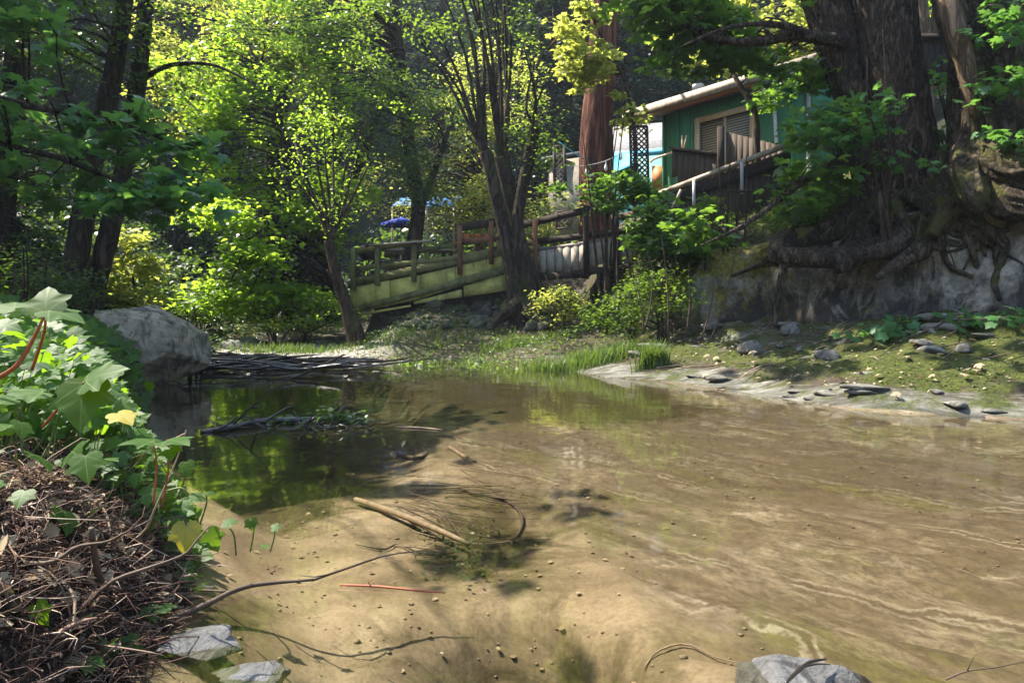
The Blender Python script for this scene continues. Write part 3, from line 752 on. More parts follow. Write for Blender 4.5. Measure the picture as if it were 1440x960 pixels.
mb.slab([GW(0, zb, -5), GW(LH, zb, -5), GW(LH, ztop+.5, -5), GW(0, ztop+.5, -5)], gn*.1)
for t in np.arange(.02, LH, .40):
    if w0t-.16 < t < w1t+.16: wallbox(t, t+.045, zw1+.12, ztop-.02, .022, .0015); continue
    wallbox(t, t+.05, zb+.05, ztop-.02, .045, .0015)
wl = mb.build('wall', M['house_green'], gh)
mb = MB(); wallbox(w0t, w1t, zw0, zw1, -.06, -.075); wn = mb.build('window', M['blind'], gh)
mb = MB()
wallbox(w0t-.13, w0t, zw0-.1, zw1+.12, .03, -.06); wallbox(w1t, w1t+.13, zw0-.1, zw1+.12, .03, -.06); wallbox(w0t, w1t, zw1, zw1+.12, .03, -.06); wallbox(w0t, w1t, zw0-.1, zw0, .03, -.06)
mid = (w0t+w1t)/2; wallbox(mid-.03, mid+.03, zw0, zw1, -.01, -.058)
mb.build('window_frame', M['cream'], wn)
mb = MB(); wallbox(LH-.1, LH+.03, zb, ztop, .03, .002); mb.build('corner_trim', M['white'], gh)
mb = MB(); tt = (Vector((GP(1097, 200).x, GP(1097, 200).y, 0))-W0).dot(gd); mb.tube([GW(tt, 3.6, .06), GW(tt-.05, 4.3, .06), GW(tt-.09, ztop-.05, .1)], .035, 8); mb.build('downpipe', M['white'], gh)
mb = MB()
mb.slab([GW(-.75, ztop+.03, .5), GW(LH+.4, ztop+.03, .5), GW(LH+.4, ztop+.75, -5.4), GW(-.75, ztop+.75, -5.4)], (0, 0, .09))
rf = mb.build('roof', M['roofing'], gh)
mb = MB(); mb.slab([GW(-.78, ztop-.03, .505), GW(LH+.42, ztop-.03, .505), GW(LH+.42, ztop+.16, .505), GW(-.78, ztop+.16, .505)], gn*.035); mb.build('fascia', M['fascia'], rf)
mb = MB(); mb.slab([GW(-.7, ztop-.03, .45), GW(LH, ztop-.03, .45), GW(LH, ztop+.02, .05), GW(-.7, ztop+.02, .05)], (0, 0, .012)); mb.build('soffit', M['soffit'], rf)
mb = MB(); q = GW(.55, ztop+.2, -.6); mb.tube([q-Vector((0, 0, .1)), q+Vector((0, 0, .42))], .11, 12); mb.tube([q+Vector((0, 0, .40)), q+Vector((0, 0, .50))], [.14, .14], 12); mb.build('vent', M['metal'], rf)
mb = MB(); mb.slab([GW(-.8, 3.12, .9), GW(LH+.3, 3.12, .9), GW(LH+.3, 3.12, 0), GW(-.8, 3.12, 0)], (0, 0, -.12)); mb.build('porch_deck', M['wood_grey'], gh)
for t in (0, 1.5, 3, 4.5): mb = MB(); q = GW(t, 3.0, .7); mb.beam((q.x, q.y, Hs(q.x, q.y)-.2), q, .12, .12); mb.build('support_post', M['wood_dark'], gh)
tools = empty('paint_sticks', GP(972, 212), 'two pale sticks leaning in a V against the green wall', 'sticks')
for dx in (-3.2, 3.2):
    mb = MB(); mb.beam(GP(972+dx*.3, 214)+gn*.3, GP(972+dx, 193)+gn*.25, .03, .02); mb.build('stick', M['cream'], tools)

# --- teal house behind the redwood
bh = empty('teal_house', P(895, 300, 21), 'teal house with a pale grey shingle roof behind the lattice panel', 'house')
a = P(852, 212, 21); b = P(990, 200, 20)
hx = (Vector((b.x, b.y, 0))-Vector((a.x, a.y, 0))).normalized(); hn = Vector((hx.y, -hx.x, 0)); hn = hn if hn.y < 0 else -hn
def BH(t, z, o): q = Vector((a.x, a.y, 0))+hx*t-hn*o; return Vector((q.x, q.y, z))
mb = MB(); mb.slab([BH(0, 2.6, 0), BH(5, 2.6, 0), BH(5, 5.55, 0), BH(0, 5.55, 0)], -hn*4); mb.build('wall', M['blue_wall'], bh)
mb = MB(); mb.slab([BH(-.5, 5.52, -.45), BH(5.4, 5.52, -.45), BH(5.4, 7.0, 2.2), BH(-.5, 7.0, 2.2)], (0, 0, .1)); mb.slab([BH(-.5, 7.0, 2.21), BH(5.4, 7.0, 2.21), BH(5.4, 5.5, 4.6), BH(-.5, 5.5, 4.6)], (0, 0, .1)); rf = mb.build('roof', M['roofing'], bh)
mb = MB(); mb.slab([BH(-.52, 5.42, -.47), BH(5.42, 5.42, -.47), BH(5.42, 5.62, -.47), BH(-.52, 5.62, -.47)], hn*.03); mb.build('fascia', M['blue_tarp'], rf)
mb = MB(); mb.slab([BH(1.6, 4.3, -.03), BH(2.4, 4.3, -.03), BH(2.4, 5.1, -.03), BH(1.6, 5.1, -.03)], hn*.02); mb.build('window', M['cream'], bh)
gb = empty('garden_shed', P(800, 300, 23), 'low shed with a pale sunlit roof left of the redwood', 'shed')
p0 = P(762, 228, 23); mb = MB(); mb.slab([p0+Vector((0, -.3, 0)), p0+Vector((3.6, -.3, .55)), p0+Vector((3.6, 2.2, 1.1)), p0+Vector((0, 2.2, .5))], (0, 0, .1)); mb.build('roof', M['roofing'], gb)
mb = MB(); mb.slab([p0+Vector((.3, 0, -2.6)), p0+Vector((3.3, 0, -2.6)), p0+Vector((3.3, 0, .45)), p0+Vector((.3, 0, .02))], (0, 1.8, 0)); mb.build('wall', M['wood_pale'], gb)
mb = MB(); mb.slab([p0+Vector((1.8, -.02, -2.2)), p0+Vector((2.5, -.02, -2.2)), p0+Vector((2.5, -.02, -1.0)), p0+Vector((1.8, -.02, -1.0))], (0, -.03, 0)); mb.build('door', M['white'], gb)
# light blue tarp canopy on poles
tc = empty('tarp_canopy', P(876, 290, 19), 'light blue tarp canopy sloping down beside the redwood trunk', 'canopy')
mb = MB(); mb.slab([P(856, 246, 18.8), P(893, 232, 18.6), P(900, 212, 19.6), P(858, 217, 19.9)], (0, 0, .02)); mb.build('tarp', M['blue_tarp'], tc)
for q in (P(858, 246, 18.8), P(892, 233, 18.6)): mb = MB(); mb.tube([q-Vector((0, 0, 2.2)), q], .02, 6); mb.build('pole', M['metal'], tc)
cb = empty('wooden_cabinet', P(930, 266, 15.8), 'orange-brown wooden cabinet standing at the green house corner', 'cabinet')
mb = MB(); q = P(917, 266, 16.2); mb.slab([q, q+Vector((.34, -.1, 0)), q+Vector((.34, -.1, .52)), q+Vector((0, 0, .55))], (.1, .35, 0)); mb.build('body', M['wood_orange'], cb)
mb = MB(); mb.slab([q+Vector((.02, -.01, .04)), q+Vector((.31, -.095, .04)), q+Vector((.31, -.095, .48)), q+Vector((.02, -.01, .5))], (-.005, -.02, 0)); mb.build('door', M['wood_orange'], cb)
mb = MB(); mb.tube([P(915, 228, 15.4), P(921, 223, 15.4), P(948, 214, 15.2)], .025, 8); tag(mb.build('metal_handrail', M['cream'], None, True), 'thin cream handrail leading to the green house corner', 'handrail')

# --- lattice panels
def lattice(name, corners, label, step=.115, w=.032):
    a, b, c_, d = corners       # bottom-left, bottom-right, top-right, top-left
    t = empty(name, (a+b)/2, label, 'lattice panel')
    ex = b-a; W_ = ex.length; ex.normalize(); ez = (d-a); Hh = ez.length; ez.normalize(); nn = ex.cross(ez)
    mb = MB()
    for sgn in (1, -1):
        k = -Hh
        while k < W_+Hh:
            pts = []
            # line x = k + z (sgn=1) or x = W-k-z
            z0, z1 = max(0, -k), min(Hh, W_-k)
            if z1-z0 > .03:
                x0, x1 = k+z0, k+z1
                if sgn < 0: x0, x1 = W_-x0, W_-x1
                mb.beam(a+ex*x0+ez*z0+nn*(.006*sgn), a+ex*x1+ez*z1+nn*(.006*sgn), .008, w, up=tuple(ex+ez*-sgn))
            k += step
    mb.build('slats', M['lattice'], t)
    mb = MB()
    for p_, q_ in ((a, d), (b, c_), (a, b), (d, c_)): mb.beam(p_, q_, .05, .06, up=tuple(nn))
    mb.build('frame', M['lattice'], t)
    return t
lattice('lattice_panel', (P(888, 268, 15), P(912, 268, 14.9), P(910, 178, 14.9), P(886, 178, 15)), 'tall dark lattice panel under the left eave of the green house')
lattice('lattice_panel', (P(780, 264, 15.5), P(796, 264, 15.4), P(793, 206, 15.4), P(779, 206, 15.5)), 'narrow lattice panel overgrown with vine left of the redwood')
lattice('lattice_panel', (P(783, 322, 14.6), P(803, 320, 14.5), P(803, 296, 14.5), P(783, 298, 14.6)), 'small lattice panel behind the dark deck railing')
# --- string lights
sl = empty('string_lights', P(840, 232, 16), 'drooping string of clear bulbs in front of the redwood trunk', 'string lights')
mb = MB(); sp = [P(795, 233, 15.6), P(822, 233, 15.8), P(850, 227, 15.7), P(875, 215, 15.3)]; mb.tube(sp, .008, 5, 20); mb.build('cable', M['cable'], sl)
for px, py in ((825, 243), (852, 237), (873, 222)):
    mb = MB(); q = P(px, py, 15.7); mb.tube([q+Vector((0, 0, .16)), q+Vector((0, 0, .1)), q, q-Vector((0, 0, .06))], [.012, .022, .045, .012], 8); mb.build('bulb', M['bulb'], sl)
mb = MB(); mb.tube([P(786, 200, 15.4), P(803, 212, 15.6), P(821, 224, 16.2)], .012, 5); tag(mb.build('blue_rope', M['blue_tarp']), 'taut pale blue rope tied to the redwood trunk', 'rope')
# --- patio beyond the ramp
um = empty('patio_umbrella', (P(562, 400, 19).x, 19, 1.62), 'dark blue patio umbrella opened beyond the ramp', 'umbrella')
c0 = P(564, 305, 19); n8 = 8; ring = [c0+Vector((.55*math.cos(k*math.pi/4+.3), .55*math.sin(k*math.pi/4+.3), -.20)) for k in range(n8)]
mb = MB(); mb.add([tuple(c0)]+[tuple(q) for q in ring]+[tuple(q-Vector((0, 0, .05))) for q in ring], [(0, 1+k, 1+(k+1) % 8) for k in range(8)]+[(1+k, 9+k, 9+(k+1) % 8, 1+(k+1) % 8) for k in range(8)]); mb.build('canopy', M['blue_cloth'], um)
mb = MB(); mb.tube([(c0.x, 19, 1.62), c0], .022, 8); mb.build('pole', M['metal'], um)
sa = empty('shade_sail', P(600, 300, 20), 'flat blue shade cloth strung above the patio umbrella', 'shade sail')
mb = MB(); mb.slab([P(552, 290, 19.6), P(638, 292, 19.6), P(650, 277, 20.6), P(562, 279, 20.6)], (0, 0, .015)); mb.build('cloth', M['sail_cloth'], sa)
for q in (P(552, 290, 19.6), P(638, 292, 19.6)): mb = MB(); mb.tube([(q.x, q.y, 1.6), q], .03, 6); mb.build('pole', M['wood_pale'], sa)
pt = empty('picnic_table', (P(590, 400, 17.3).x, 17.3, 1.62), 'wooden picnic table with benches on the patio behind the ramp', 'table')
cx0, cy0 = P(590, 400, 17.3).x, 17.3
mb = MB()
for k in range(5): mb.beam((cx0-.85, cy0-.3+k*.15, 2.37), (cx0+.85, cy0-.3+k*.15, 2.37), .14, .04)
mb.build('tabletop', M['wood_pale'], pt)
for s_2 in (-.65, .65):
    mb = MB(); mb.beam((cx0-.85, cy0+s_2, 2.08), (cx0+.85, cy0+s_2, 2.08), .24, .04); mb.build('bench', M['wood_pale'], pt)
for s_2 in (-.6, .6):
    mb = MB(); mb.beam((cx0+s_2, cy0-.6, 1.62), (cx0+s_2, cy0-.1, 2.35), .06, .08); mb.beam((cx0+s_2, cy0+.6, 1.62), (cx0+s_2, cy0+.1, 2.35), .06, .08); mb.beam((cx0+s_2+.06, cy0-.7, 2.03), (cx0+s_2+.06, cy0+.7, 2.03), .05, .08); mb.build('leg', M['wood_dark'], pt)
for i, (px, yy, lab) in enumerate(((657, 15.9, 'orange clay flowerpot left on the upper rail shelf'), (671, 15.9, 'second clay flowerpot beside the orange one'), (684, 15.9, 'small clay flowerpot nearest the forked tree'))):
    q = P(px, 335, yy); mb = MB(); mb.tube([q-Vector((0, 0, .10)), q, q+Vector((0, 0, .10))], [.07, .09, .11], 12, 6); pot = empty('flowerpot', q-Vector((0, 0, .1)), lab, 'flowerpot', 'clay pots on the patio shelf'); mb.build('pot', M['terracotta'], pot)
    v_, f_, u_ = leaves(T_QUAD, np.array([tuple(q+Vector((0, 0, .1)))]*30), np.array([(0, 0, 1.)]*30)+R.normal(size=(30, 3))*.5, R.normal(size=(30, 3))+[0, 0, 1], np.full(30, .13)); leaf_mesh('plant', [(v_, f_, u_)], M['leaf_mid'], pot)
sh = MB(); sh.beam(P(640, 342, 15.9), P(700, 338, 15.9), .3, .05); tag(sh.build('plant_shelf', M['wood_orange']), 'orange wooden shelf carrying the clay flowerpots', 'shelf')
wpst = MB(); wpst.beam(P(600, 345, 18), P(600, 290, 18), .07, .07); tag(wpst.build('patio_post', M['white']), 'thin white post standing on the patio below the shade cloth', 'post')
for i, (px, yy, hh, lab) in enumerate(((520, 18.0, .8, 'dark covered barbecue at the left end of the patio'),)):
    q = P(px, 358, yy); b_ = empty('barbecue', (q.x, q.y, 1.62), lab, 'barbecue'); mb = MB(); mb.tube([(q.x, q.y, 2.2), (q.x, q.y, 2.35), (q.x, q.y, 2.55), (q.x, q.y, 2.62)], [.18, .32, .25, .05], 14, 10); mb.build('lid', M['wood_dark'], b_, True)
    for a_ in (0, 2.1, 4.2): mb = MB(); mb.tube([(q.x+.25*math.cos(a_), q.y+.25*math.sin(a_), 1.62), (q.x+.1*math.cos(a_), q.y+.1*math.sin(a_), 2.3)], .015, 6); mb.build('leg', M['wood_dark'], b_)

# ------------------------------------------------------------------ trees
def L(pts): return [P(*p) for p in pts]
V3 = lambda *a: Vector(a)
# forked coppice tree in the middle
b = V3(P(735, 425, 13).x, 13, P(735, 425, 13).z-.15)
tr = [(L([(735, 475, 13), (733, 438, 13), (722, 385, 13), (706, 310, 13), (692, 250, 12.9), (683, 214, 12.9)]), [.32, .27, .16, .125, .115, .13]),
      (L([(742, 430, 13.2), (730, 390, 13.2), (722, 320, 13.3), (712, 260, 13.3), (704, 222, 13.3)]), [.25, .15, .12, .115, .135]),
      (L([(745, 432, 13.1), (728, 370, 13.3), (726, 300, 13.4), (717, 250, 13.5), (709, 212, 13.5)]), [.25, .10, .075, .07, .085]),
      (L([(752, 432, 13.0), (733, 350, 13), (728, 310, 13), (736, 260, 12.9), (748, 206, 12.9)]), [.30, .14, .105, .10, .12]),
      (L([(733, 425, 12.9), (705, 445, 12.7), (690, 462, 12.6)]), [.2, .1, .03]),
      (L([(738, 425, 12.9), (752, 448, 12.6), (770, 462, 12.4)]), [.2, .1, .03])]
poles = []
for (x0, y0, Y0), tips in (((683, 216, 12.9), [(560, -60), (590, -90), (612, -110), (632, -80), (575, 30), (650, -120), (530, -20)]),
                           ((705, 222, 13.3), [(655, -120), (672, -100), (690, -120), (640, -60), (625, -130)]),
                           ((710, 212, 13.5), [(698, -130), (702, -90), (715, -110)]),
                           ((748, 208, 12.9), [(735, 60), (752, 90), (770, 110)])):
    for (x1, y1) in tips:
        dY = R.uniform(-1.6, .8); mx = (x0*.55+x1*.45)+R.uniform(2, 14)*(1 if x1 < x0 else -1); 
        poles.append((L([(x0, y0, Y0), (x0*.8+x1*.2+4, y0*.8+y1*.2, Y0+dY*.2), (mx, (y0+y1)/2, Y0+dY*.5), (x1, y1, Y0+dY)]), [.045*R.uniform(.7, 1.3), .036, .026, .010]))
blobs = [(P(760, 190, 12.9), (.5, .5, .7), 26), (P(620, -60, 12.6), (2.2, 1.6, 1.6), 60), (P(560, 60, 12.4), (1.2, 1.0, 1.0), 22), (P(735, 110, 13.2), (.7, .6, 1.1), 22)]
t1 = tree('forked_tree', 'forked coppiced tree with four stubby trunks and many upright poles', b, tr, poles, blobs, 'leaf_mid', 'bark_dark', .085, 34, .42, group='coppiced creekside trees', nside=28, rough=.16, flat=.4)
mb = MB(); 
# small multi-stem tree on the left
b = V3(P(492, 455, 13.3).x, 13.3, P(492, 455, 13.3).z-.1)
tr = [(L([(506, 496, 13.3), (497, 462, 13.3), (485, 425, 13.3), (471, 380, 13.3), (462, 338, 13.3)]), [.2, .18, .115, .095, .09])]
for x1, y1 in ((412, 190), (438, 170), (456, 180), (470, 160), (492, 200), (510, 170), (425, 250), (520, 230), (400, 220)):
    tr.append((L([(463, 342, 13.3), (463*.7+x1*.3+4, 300, 13.3), (463*.25+x1*.75, y1*.6+120, 13.3+R.uniform(-.4, .4)), (x1, y1, 13.3+R.uniform(-.8, .8))]), [.042, .03, .022, .008]))
tr.append((L([(480, 410, 13.3), (470, 395, 13.1), (460, 380, 13.0)]), [.06, .045, .02]))
blobs = [(P(450, 240, 13.4), (1.15, 1.0, 1.2), 75), (P(480, 140, 13.6), (1.6, 1.2, 1.0), 60)]
tree('multistem_tree', 'slim leaning tree branching into many thin stems beside the ramp', b, tr, [], blobs, 'leaf_bright', 'bark_brown', .075, 30, .4, group='coppiced creekside trees', nside=14, rough=.1, flat=.4, cap_from=1)

# big bright maple behind
b = V3(-4.6, 17.5, .6)
tr = [([b, V3(-4.7, 17.4, 3), V3(-4.4, 17.2, 6), V3(-4.6, 17, 10)], [.25, .2, .16, .05]), ([V3(-4.7, 17.4, 2.5), V3(-5.4, 17, 4.5), V3(-6.2, 16.5, 7)], [.14, .1, .04]), ([V3(-4.6, 17.3, 3), V3(-3.6, 17, 5), V3(-2.6, 16.8, 8)], [.14, .1, .04])]
blobs = [(P(335, 210, 16.5), (1.3, 1.2, 1.7), 95), (P(430, 330, 15.8), (.95, .7, .7), 60), (P(480, 255, 15.9), (.8, .6, .6), 36), (P(345, 300, 14.8), (1.1, .9, .3), 40), (P(385, 350, 14.6), (1.0, .9, .28), 36), (P(310, 365, 14.4), (.7, .7, .2), 18), (P(420, 130, 17), (1.7, 1.4, 1.6), 95), (P(345, 408, 14.2), (1.0, .8, .2), 34), (P(300, 425, 14.4), (.6, .6, .12), 12), (P(420, 420, 14.8), (.7, .6, .3), 24), (P(390, 60, 17), (1.9, 1.4, 1.4), 80), (P(300, 120, 16.4), (1.3, 1.0, 1.2), 50)]
tree('bright_maple', 'sunlit yellow-green maple with drooping layered sprays left of the ramp', b, tr, [], blobs, 'leaf_bright', 'bark_dark', .13, 44, .55, T_STAR, 'maples lit by the sun', flat=.3)
b = V3(-6.4, 19, .5)
tr = [([b, V3(-6.6, 18.7, 4), V3(-6, 18.4, 8), V3(-5.6, 18, 12)], [.3, .22, .16, .06])]
blobs = [(P(400, 20, 18.5), (2.6, 1.6, 2.2), 130), (P(262, 130, 18), (1.1, 1.0, 1.0), 36), (P(290, 40, 18.5), (1.8, 1.2, 1.6), 60)]
tree('pale_maple', 'pale sunlit maple crown high between the dark trunks and the bright maple', b, tr, [], blobs, 'leaf_yellow', 'bark_dark', .12, 44, .6, T_STAR, 'maples lit by the sun', flat=.28)
# dark bay in the middle
b = V3(-2.6, 16.3, 1.4)
tr = [([b, P(588, 300, 16.3), P(575, 200, 16.2), P(560, 60, 16), P(540, -80, 16)], [.2, .17, .15, .12, .05]), ([P(588, 300, 16.3), P(615, 230, 16.2), P(640, 150, 16)], [.1, .08, .03])]
blobs = [(P(500, 90, 15.2), (1.6, .9, 1.2), 80), (P(570, 170, 15.4), (1.5, .9, 1.0), 85), (P(600, 245, 15.5), (1.1, .8, .6), 45), (P(470, 20, 15.2), (1.6, .9, .8), 50), (P(400, 30, 15), (1.3, .8, .7), 26)]
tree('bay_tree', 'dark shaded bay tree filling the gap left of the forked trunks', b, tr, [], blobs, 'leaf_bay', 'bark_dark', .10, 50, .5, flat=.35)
b = V3(-.9, 18.8, 1.6)
tr = [([b, V3(-.9, 18.6, 4), V3(-.8, 18.4, 7)], [.16, .12, .05])]
blobs = [(P(640, 200, 18), (1.5, 1.1, 2.2), 110), (P(690, 300, 17.5), (1.3, 1.0, .9), 60), (P(770, 300, 17), (.8, .8, .6), 40), (P(650, 300, 18), (1.5, 1.0, .6), 50), (P(700, 120, 18.5), (1.3, 1.0, 1.7), 70), (P(560, 260, 18.2), (1.3, 1.0, 1.0), 50)]
tree('patio_tree', 'light green sunlit tree on the patio behind the forked trunks', b, tr, [], blobs, 'leaf_yellow', 'bark_brown', .10, 44, .5, flat=.45)
# redwood
b = V3(P(840, 260, 17).x, 17, 2.3)
tr = [([b-V3(0, 0, .6), P(840, 300, 17), P(838, 200, 17), P(845, 100, 17.1), P(850, 0, 17.2), P(852, -130, 17.2)], [.55, .44, .40, .36, .34, .3])]
tree('redwood', 'thick red-barked redwood trunk rising beside the green house', b, tr, [(L([(848, 20, 17.2), (800, 40, 16), (770, 70, 15.5)]), [.06, .04, .02]), (L([(850, -30, 17.2), (820, -40, 15.6), (770, -30, 14.5)]), [.06, .04, .02])], [], 'leaf_dark', 'bark_red', nside=56, rough=.10)
# maple sprays hanging in front of the redwood: a young maple further right of it
b = V3(P(905, 270, 14.8).x-.2, 14.9, 2.2)
tr = [([b, P(893, 200, 15), P(880, 120, 15), P(850, 60, 15), P(830, 20, 15)], [.05, .045, .035, .025, .01])]
blobs = [(P(825, 85, 15), (.62, .5, .62), 48), (P(815, 30, 15), (.5, .5, .4), 18), (P(880, 150, 15.2), (.3, .3, .5), 10)]
tree('young_maple', 'young maple with a bright leaf cluster in front of the redwood trunk', b, tr, [], blobs, 'leaf_yellow', 'bark_brown', .14, 26, .3, T_STAR)
# left dark trunks
def stem(name, label, pts, rad, grp=None, blobs=None, lm='leaf_bay', bark='bark_dark', size=.11, **k):
    return tree(name, label, pts[0], [(pts, rad)]+k.pop('more', []), [], blobs or [], lm, bark, size, k.pop('per', 44), k.pop('srad', .5), group=grp, **k)
stem('leaning_tree', 'dark ivy-clad trunk leaning right at the left side of the creek', L([(95, 440, 11.5), (108, 360, 11.5), (128, 240, 11.5), (158, 110, 11.6), (185, -60, 11.8)]), [.21, .185, .16, .14, .12], 'dark trunks on the left bank',
     [(P(80, 40, 11), (1.3, 1, .7), 26), (P(40, 200, 11), (1.0, 1, .6), 20), (P(190, -20, 11), (1.1, 1, .5), 20)])
stem('leaning_tree', 'thinner dark trunk leaning right beside the pale bush', L([(122, 445, 12), (142, 370, 12), (165, 280, 12), (192, 130, 12), (212, -60, 12.2)]), [.20, .17, .16, .14, .12], 'dark trunks on the left bank',
     [(P(225, 90, 12.3), (.9, .8, 1.2), 26)], more=[(L([(203, 110, 12), (240, 92, 11.6), (300, 92, 11.3), (360, 120, 11.2)]), [.05, .04, .025, .01])])
stem('leaning_tree', 'shaded trunk far left behind the dark leaning trunks', L([(-10, 470, 12), (5, 300, 12), (20, 100, 12), (30, -60, 12.2)]), [.2, .18, .16, .14], 'dark trunks on the left bank', [(P(20, 100, 12), (1.2, 1, 1.5), 70), (P(30, 300, 12.5), (1.1, 1, 1.0), 50)])
# near dark maple boughs at the upper left
b = V3(-5.3, 5.6, .8)
tr = [([b, V3(-5.4, 5.7, 2.5), V3(-5.2, 5.8, 4.5)], [.16, .13, .10])]
lim = [(L([(-240, 160, 5.7), (-100, 120, 6), (40, 150, 6.3), (160, 170, 6.5), (260, 210, 6.6)]), [.06, .05, .035, .02, .008]), (L([(-240, 220, 5.7), (-80, 200, 6), (60, 215, 6.2), (180, 260, 6.3), (260, 280, 6.4)]), [.05, .04, .03, .015, .006]), (L([(-240, 40, 5.7), (-60, 10, 6), (60, 20, 6.2)]), [.05, .04, .01])]
blobs = [(P(60, 130, 6.1), (.9, .7, .3), 20), (P(190, 190, 6.4), (.6, .6, .25), 17), (P(60, 225, 6.1), (.9, .6, .3), 26), (P(230, 270, 6.4), (.5, .5, .16), 14), (P(120, 270, 6.2), (.8, .5, .14), 18), (P(30, 60, 6), (.7, .5, .5), 24), (P(140, -10, 6), (.6, .5, .1), 8), (V3(-3.0, 3.3, 4.3), (.8, .7, .3), 9), (V3(-3.4, 4.6, 4.6), (.8, .7, .3), 8)]  # last two sprays added above the frame to dapple the pool
tree('shaded_maple', 'shaded maple bough of broad leaves reaching in from upper left', b, tr, lim, blobs, 'leaf_shade', 'bark_dark', .15, 13, .28, T_MAPLE, flat=.22, twig_every=1, cap_from=1)
# pale round bush behind the boulder, bushes far left
def bush(name, label, blobs, lm, size=.09, per=40, srad=.35, tmpl=T_QUAD, group='bushes on the left bank', base=None, cat='bush', stems=5):
    c = Vector(blobs[0][0]); rx = blobs[0][1][0] if not np.isscalar(blobs[0][1]) else blobs[0][1]
    g0 = base or V3(c.x, c.y, Hs(c.x, c.y)-.05)
    tr = []
    for k in range(stems):
        e = c+V3(R.uniform(-.5, .5)*rx, R.uniform(-.5, .5)*rx, R.uniform(0, .6)*(c.z-g0.z+.3))
        tr.append(([g0+V3(R.uniform(-.06, .06), R.uniform(-.06, .06), 0), (g0+e)/2+V3(R.uniform(-.1, .1), 0, .1), e], [.022, .015, .006]))
    return tree(name, label, g0, tr, [], blobs, lm, 'bark_brown', size, per, srad, tmpl, group, nside=6, rough=.05, flat=.4, category=cat)
bush('leafy_bush', 'pale sunlit bush rising behind the big boulder', [(P(190, 415, 13.2), (.8, .6, .3), 34), (P(185, 375, 13.2), (.6, .5, .2), 20), (P(195, 340, 13.2), (.4, .4, .2), 12)], 'leaf_yellow', .11, tmpl=T_STAR)
bush('leafy_bush', 'green sunlit bush at the far left edge above the ivy', [(P(25, 405, 9), (.5, .5, .35), 36), (P(-20, 380, 9), (.5, .5, .45), 30)], 'leaf_bright', .08)
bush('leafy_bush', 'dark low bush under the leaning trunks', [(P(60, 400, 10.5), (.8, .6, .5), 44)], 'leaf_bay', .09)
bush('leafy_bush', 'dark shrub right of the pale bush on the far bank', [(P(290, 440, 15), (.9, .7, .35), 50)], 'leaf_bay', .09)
bush('leafy_bush', 'low green shrub at the left foot of the ramp', [(P(430, 445, 14.2), (1.0, .7, .45), 70)], 'leaf_bright', .075)
bush('leafy_bush', 'yellowish scrub along the gravel beside the ramp end', [(P(385, 468, 13.6), (.8, .5, .22), 50)], 'leaf_yellow', .06)
bush('leafy_bush', 'small ferny shrub at the right side of the boulder', [(P(275, 490, 9.3), (.22, .2, .12), 16)], 'leaf_mid', .06, srad=.15)
# big right tree: twin furrowed trunks with roots over the rock
b = V3(P(1270, 330, 9.2).x, 9.2, 1.85)
tr = [(L([(1268, 335, 9.3), (1242, 250, 9.3), (1217, 160, 9.4), (1184, 70, 9.5), (1150, -40, 9.6), (1110, -200, 9.6)]), [.50, .36, .30, .30, .31, .29]),
      (L([(1290, 335, 9.1), (1279, 250, 9.05), (1270, 160, 9.0), (1252, 70, 9.0), (1240, -40, 9.0), (1215, -200, 9.0)]), [.56, .42, .355, .36, .37, .35])]
def cliff_root(pts, rad): return (L(pts), rad)
tr += [cliff_root(p, r_) for p, r_ in (
    ([(1240, 280, 9.2), (1215, 330, 8.9), (1200, 352, 8.65), (1175, 362, 8.5), (1098, 362, 8.9)], [.22, .17, .14, .13, .13]),
    ([(1098, 362, 8.9), (1100, 342, 9.25), (1125, 330, 9.6), (1170, 327, 9.7), (1225, 322, 9.6)], [.14, .15, .12, .10, .12]),
    ([(1262, 290, 8.9), (1255, 340, 8.6), (1225, 352, 8.45), (1190, 372, 8.3), (1180, 380, 8.25)], [.28, .19, .13, .08, .05]),
    ([(1290, 290, 8.8), (1278, 330, 8.4), (1245, 350, 8.15), (1200, 360, 8.1)], [.30, .17, .10, .05]),
    ([(1310, 300, 8.8), (1300, 345, 8.2), (1260, 372, 8.0), (1232, 392, 7.9)], [.25, .14, .07, .03]),
    ([(1195, 350, 8.45), (1196, 372, 8.35), (1193, 388, 8.3)], [.07, .05, .015]),
    ([(1105, 362, 8.85), (1098, 395, 8.8), (1092, 430, 8.8), (1090, 455, 8.8)], [.07, .05, .04, .03]),
    ([(1225, 270, 9.2), (1185, 300, 9.2), (1150, 325, 9.2), (1120, 345, 9.1)], [.15, .09, .06, .03]))]
lim = [(L([(1190, 60, 9.2), (1120, 50, 9.0), (1060, 60, 8.9), (1010, 55, 9.0), (960, 35, 9.3), (900, 10, 9.8)]), [.11, .07, .055, .05, .035, .015]),
       (L([(1150, 52, 9.1), (1090, 34, 8.7), (1020, 40, 8.4), (950, 70, 8.3)]), [.05, .04, .025, .01]),
       (L([(1235, 230, 9.0), (1180, 228, 8.7), (1120, 262, 8.4), (1060, 308, 8.2), (1020, 330, 8.0), (985, 345, 8.0)]), [.09, .06, .05, .035, .02, .008]),
       (L([(1240, 205, 9.1), (1160, 240, 9.2), (1090, 265, 9.3), (1010, 270, 9.4)]), [.06, .045, .03, .01]),
       (L([(1200, -60, 9.2), (1100, -120, 10), (900, -200, 10.5), (700, -260, 11)]), [.2, .14, .1, .04]),
       (L([(1230, -60, 9.0), (1150, -150, 8), (1000, -260, 7.5)]), [.18, .12, .05])]
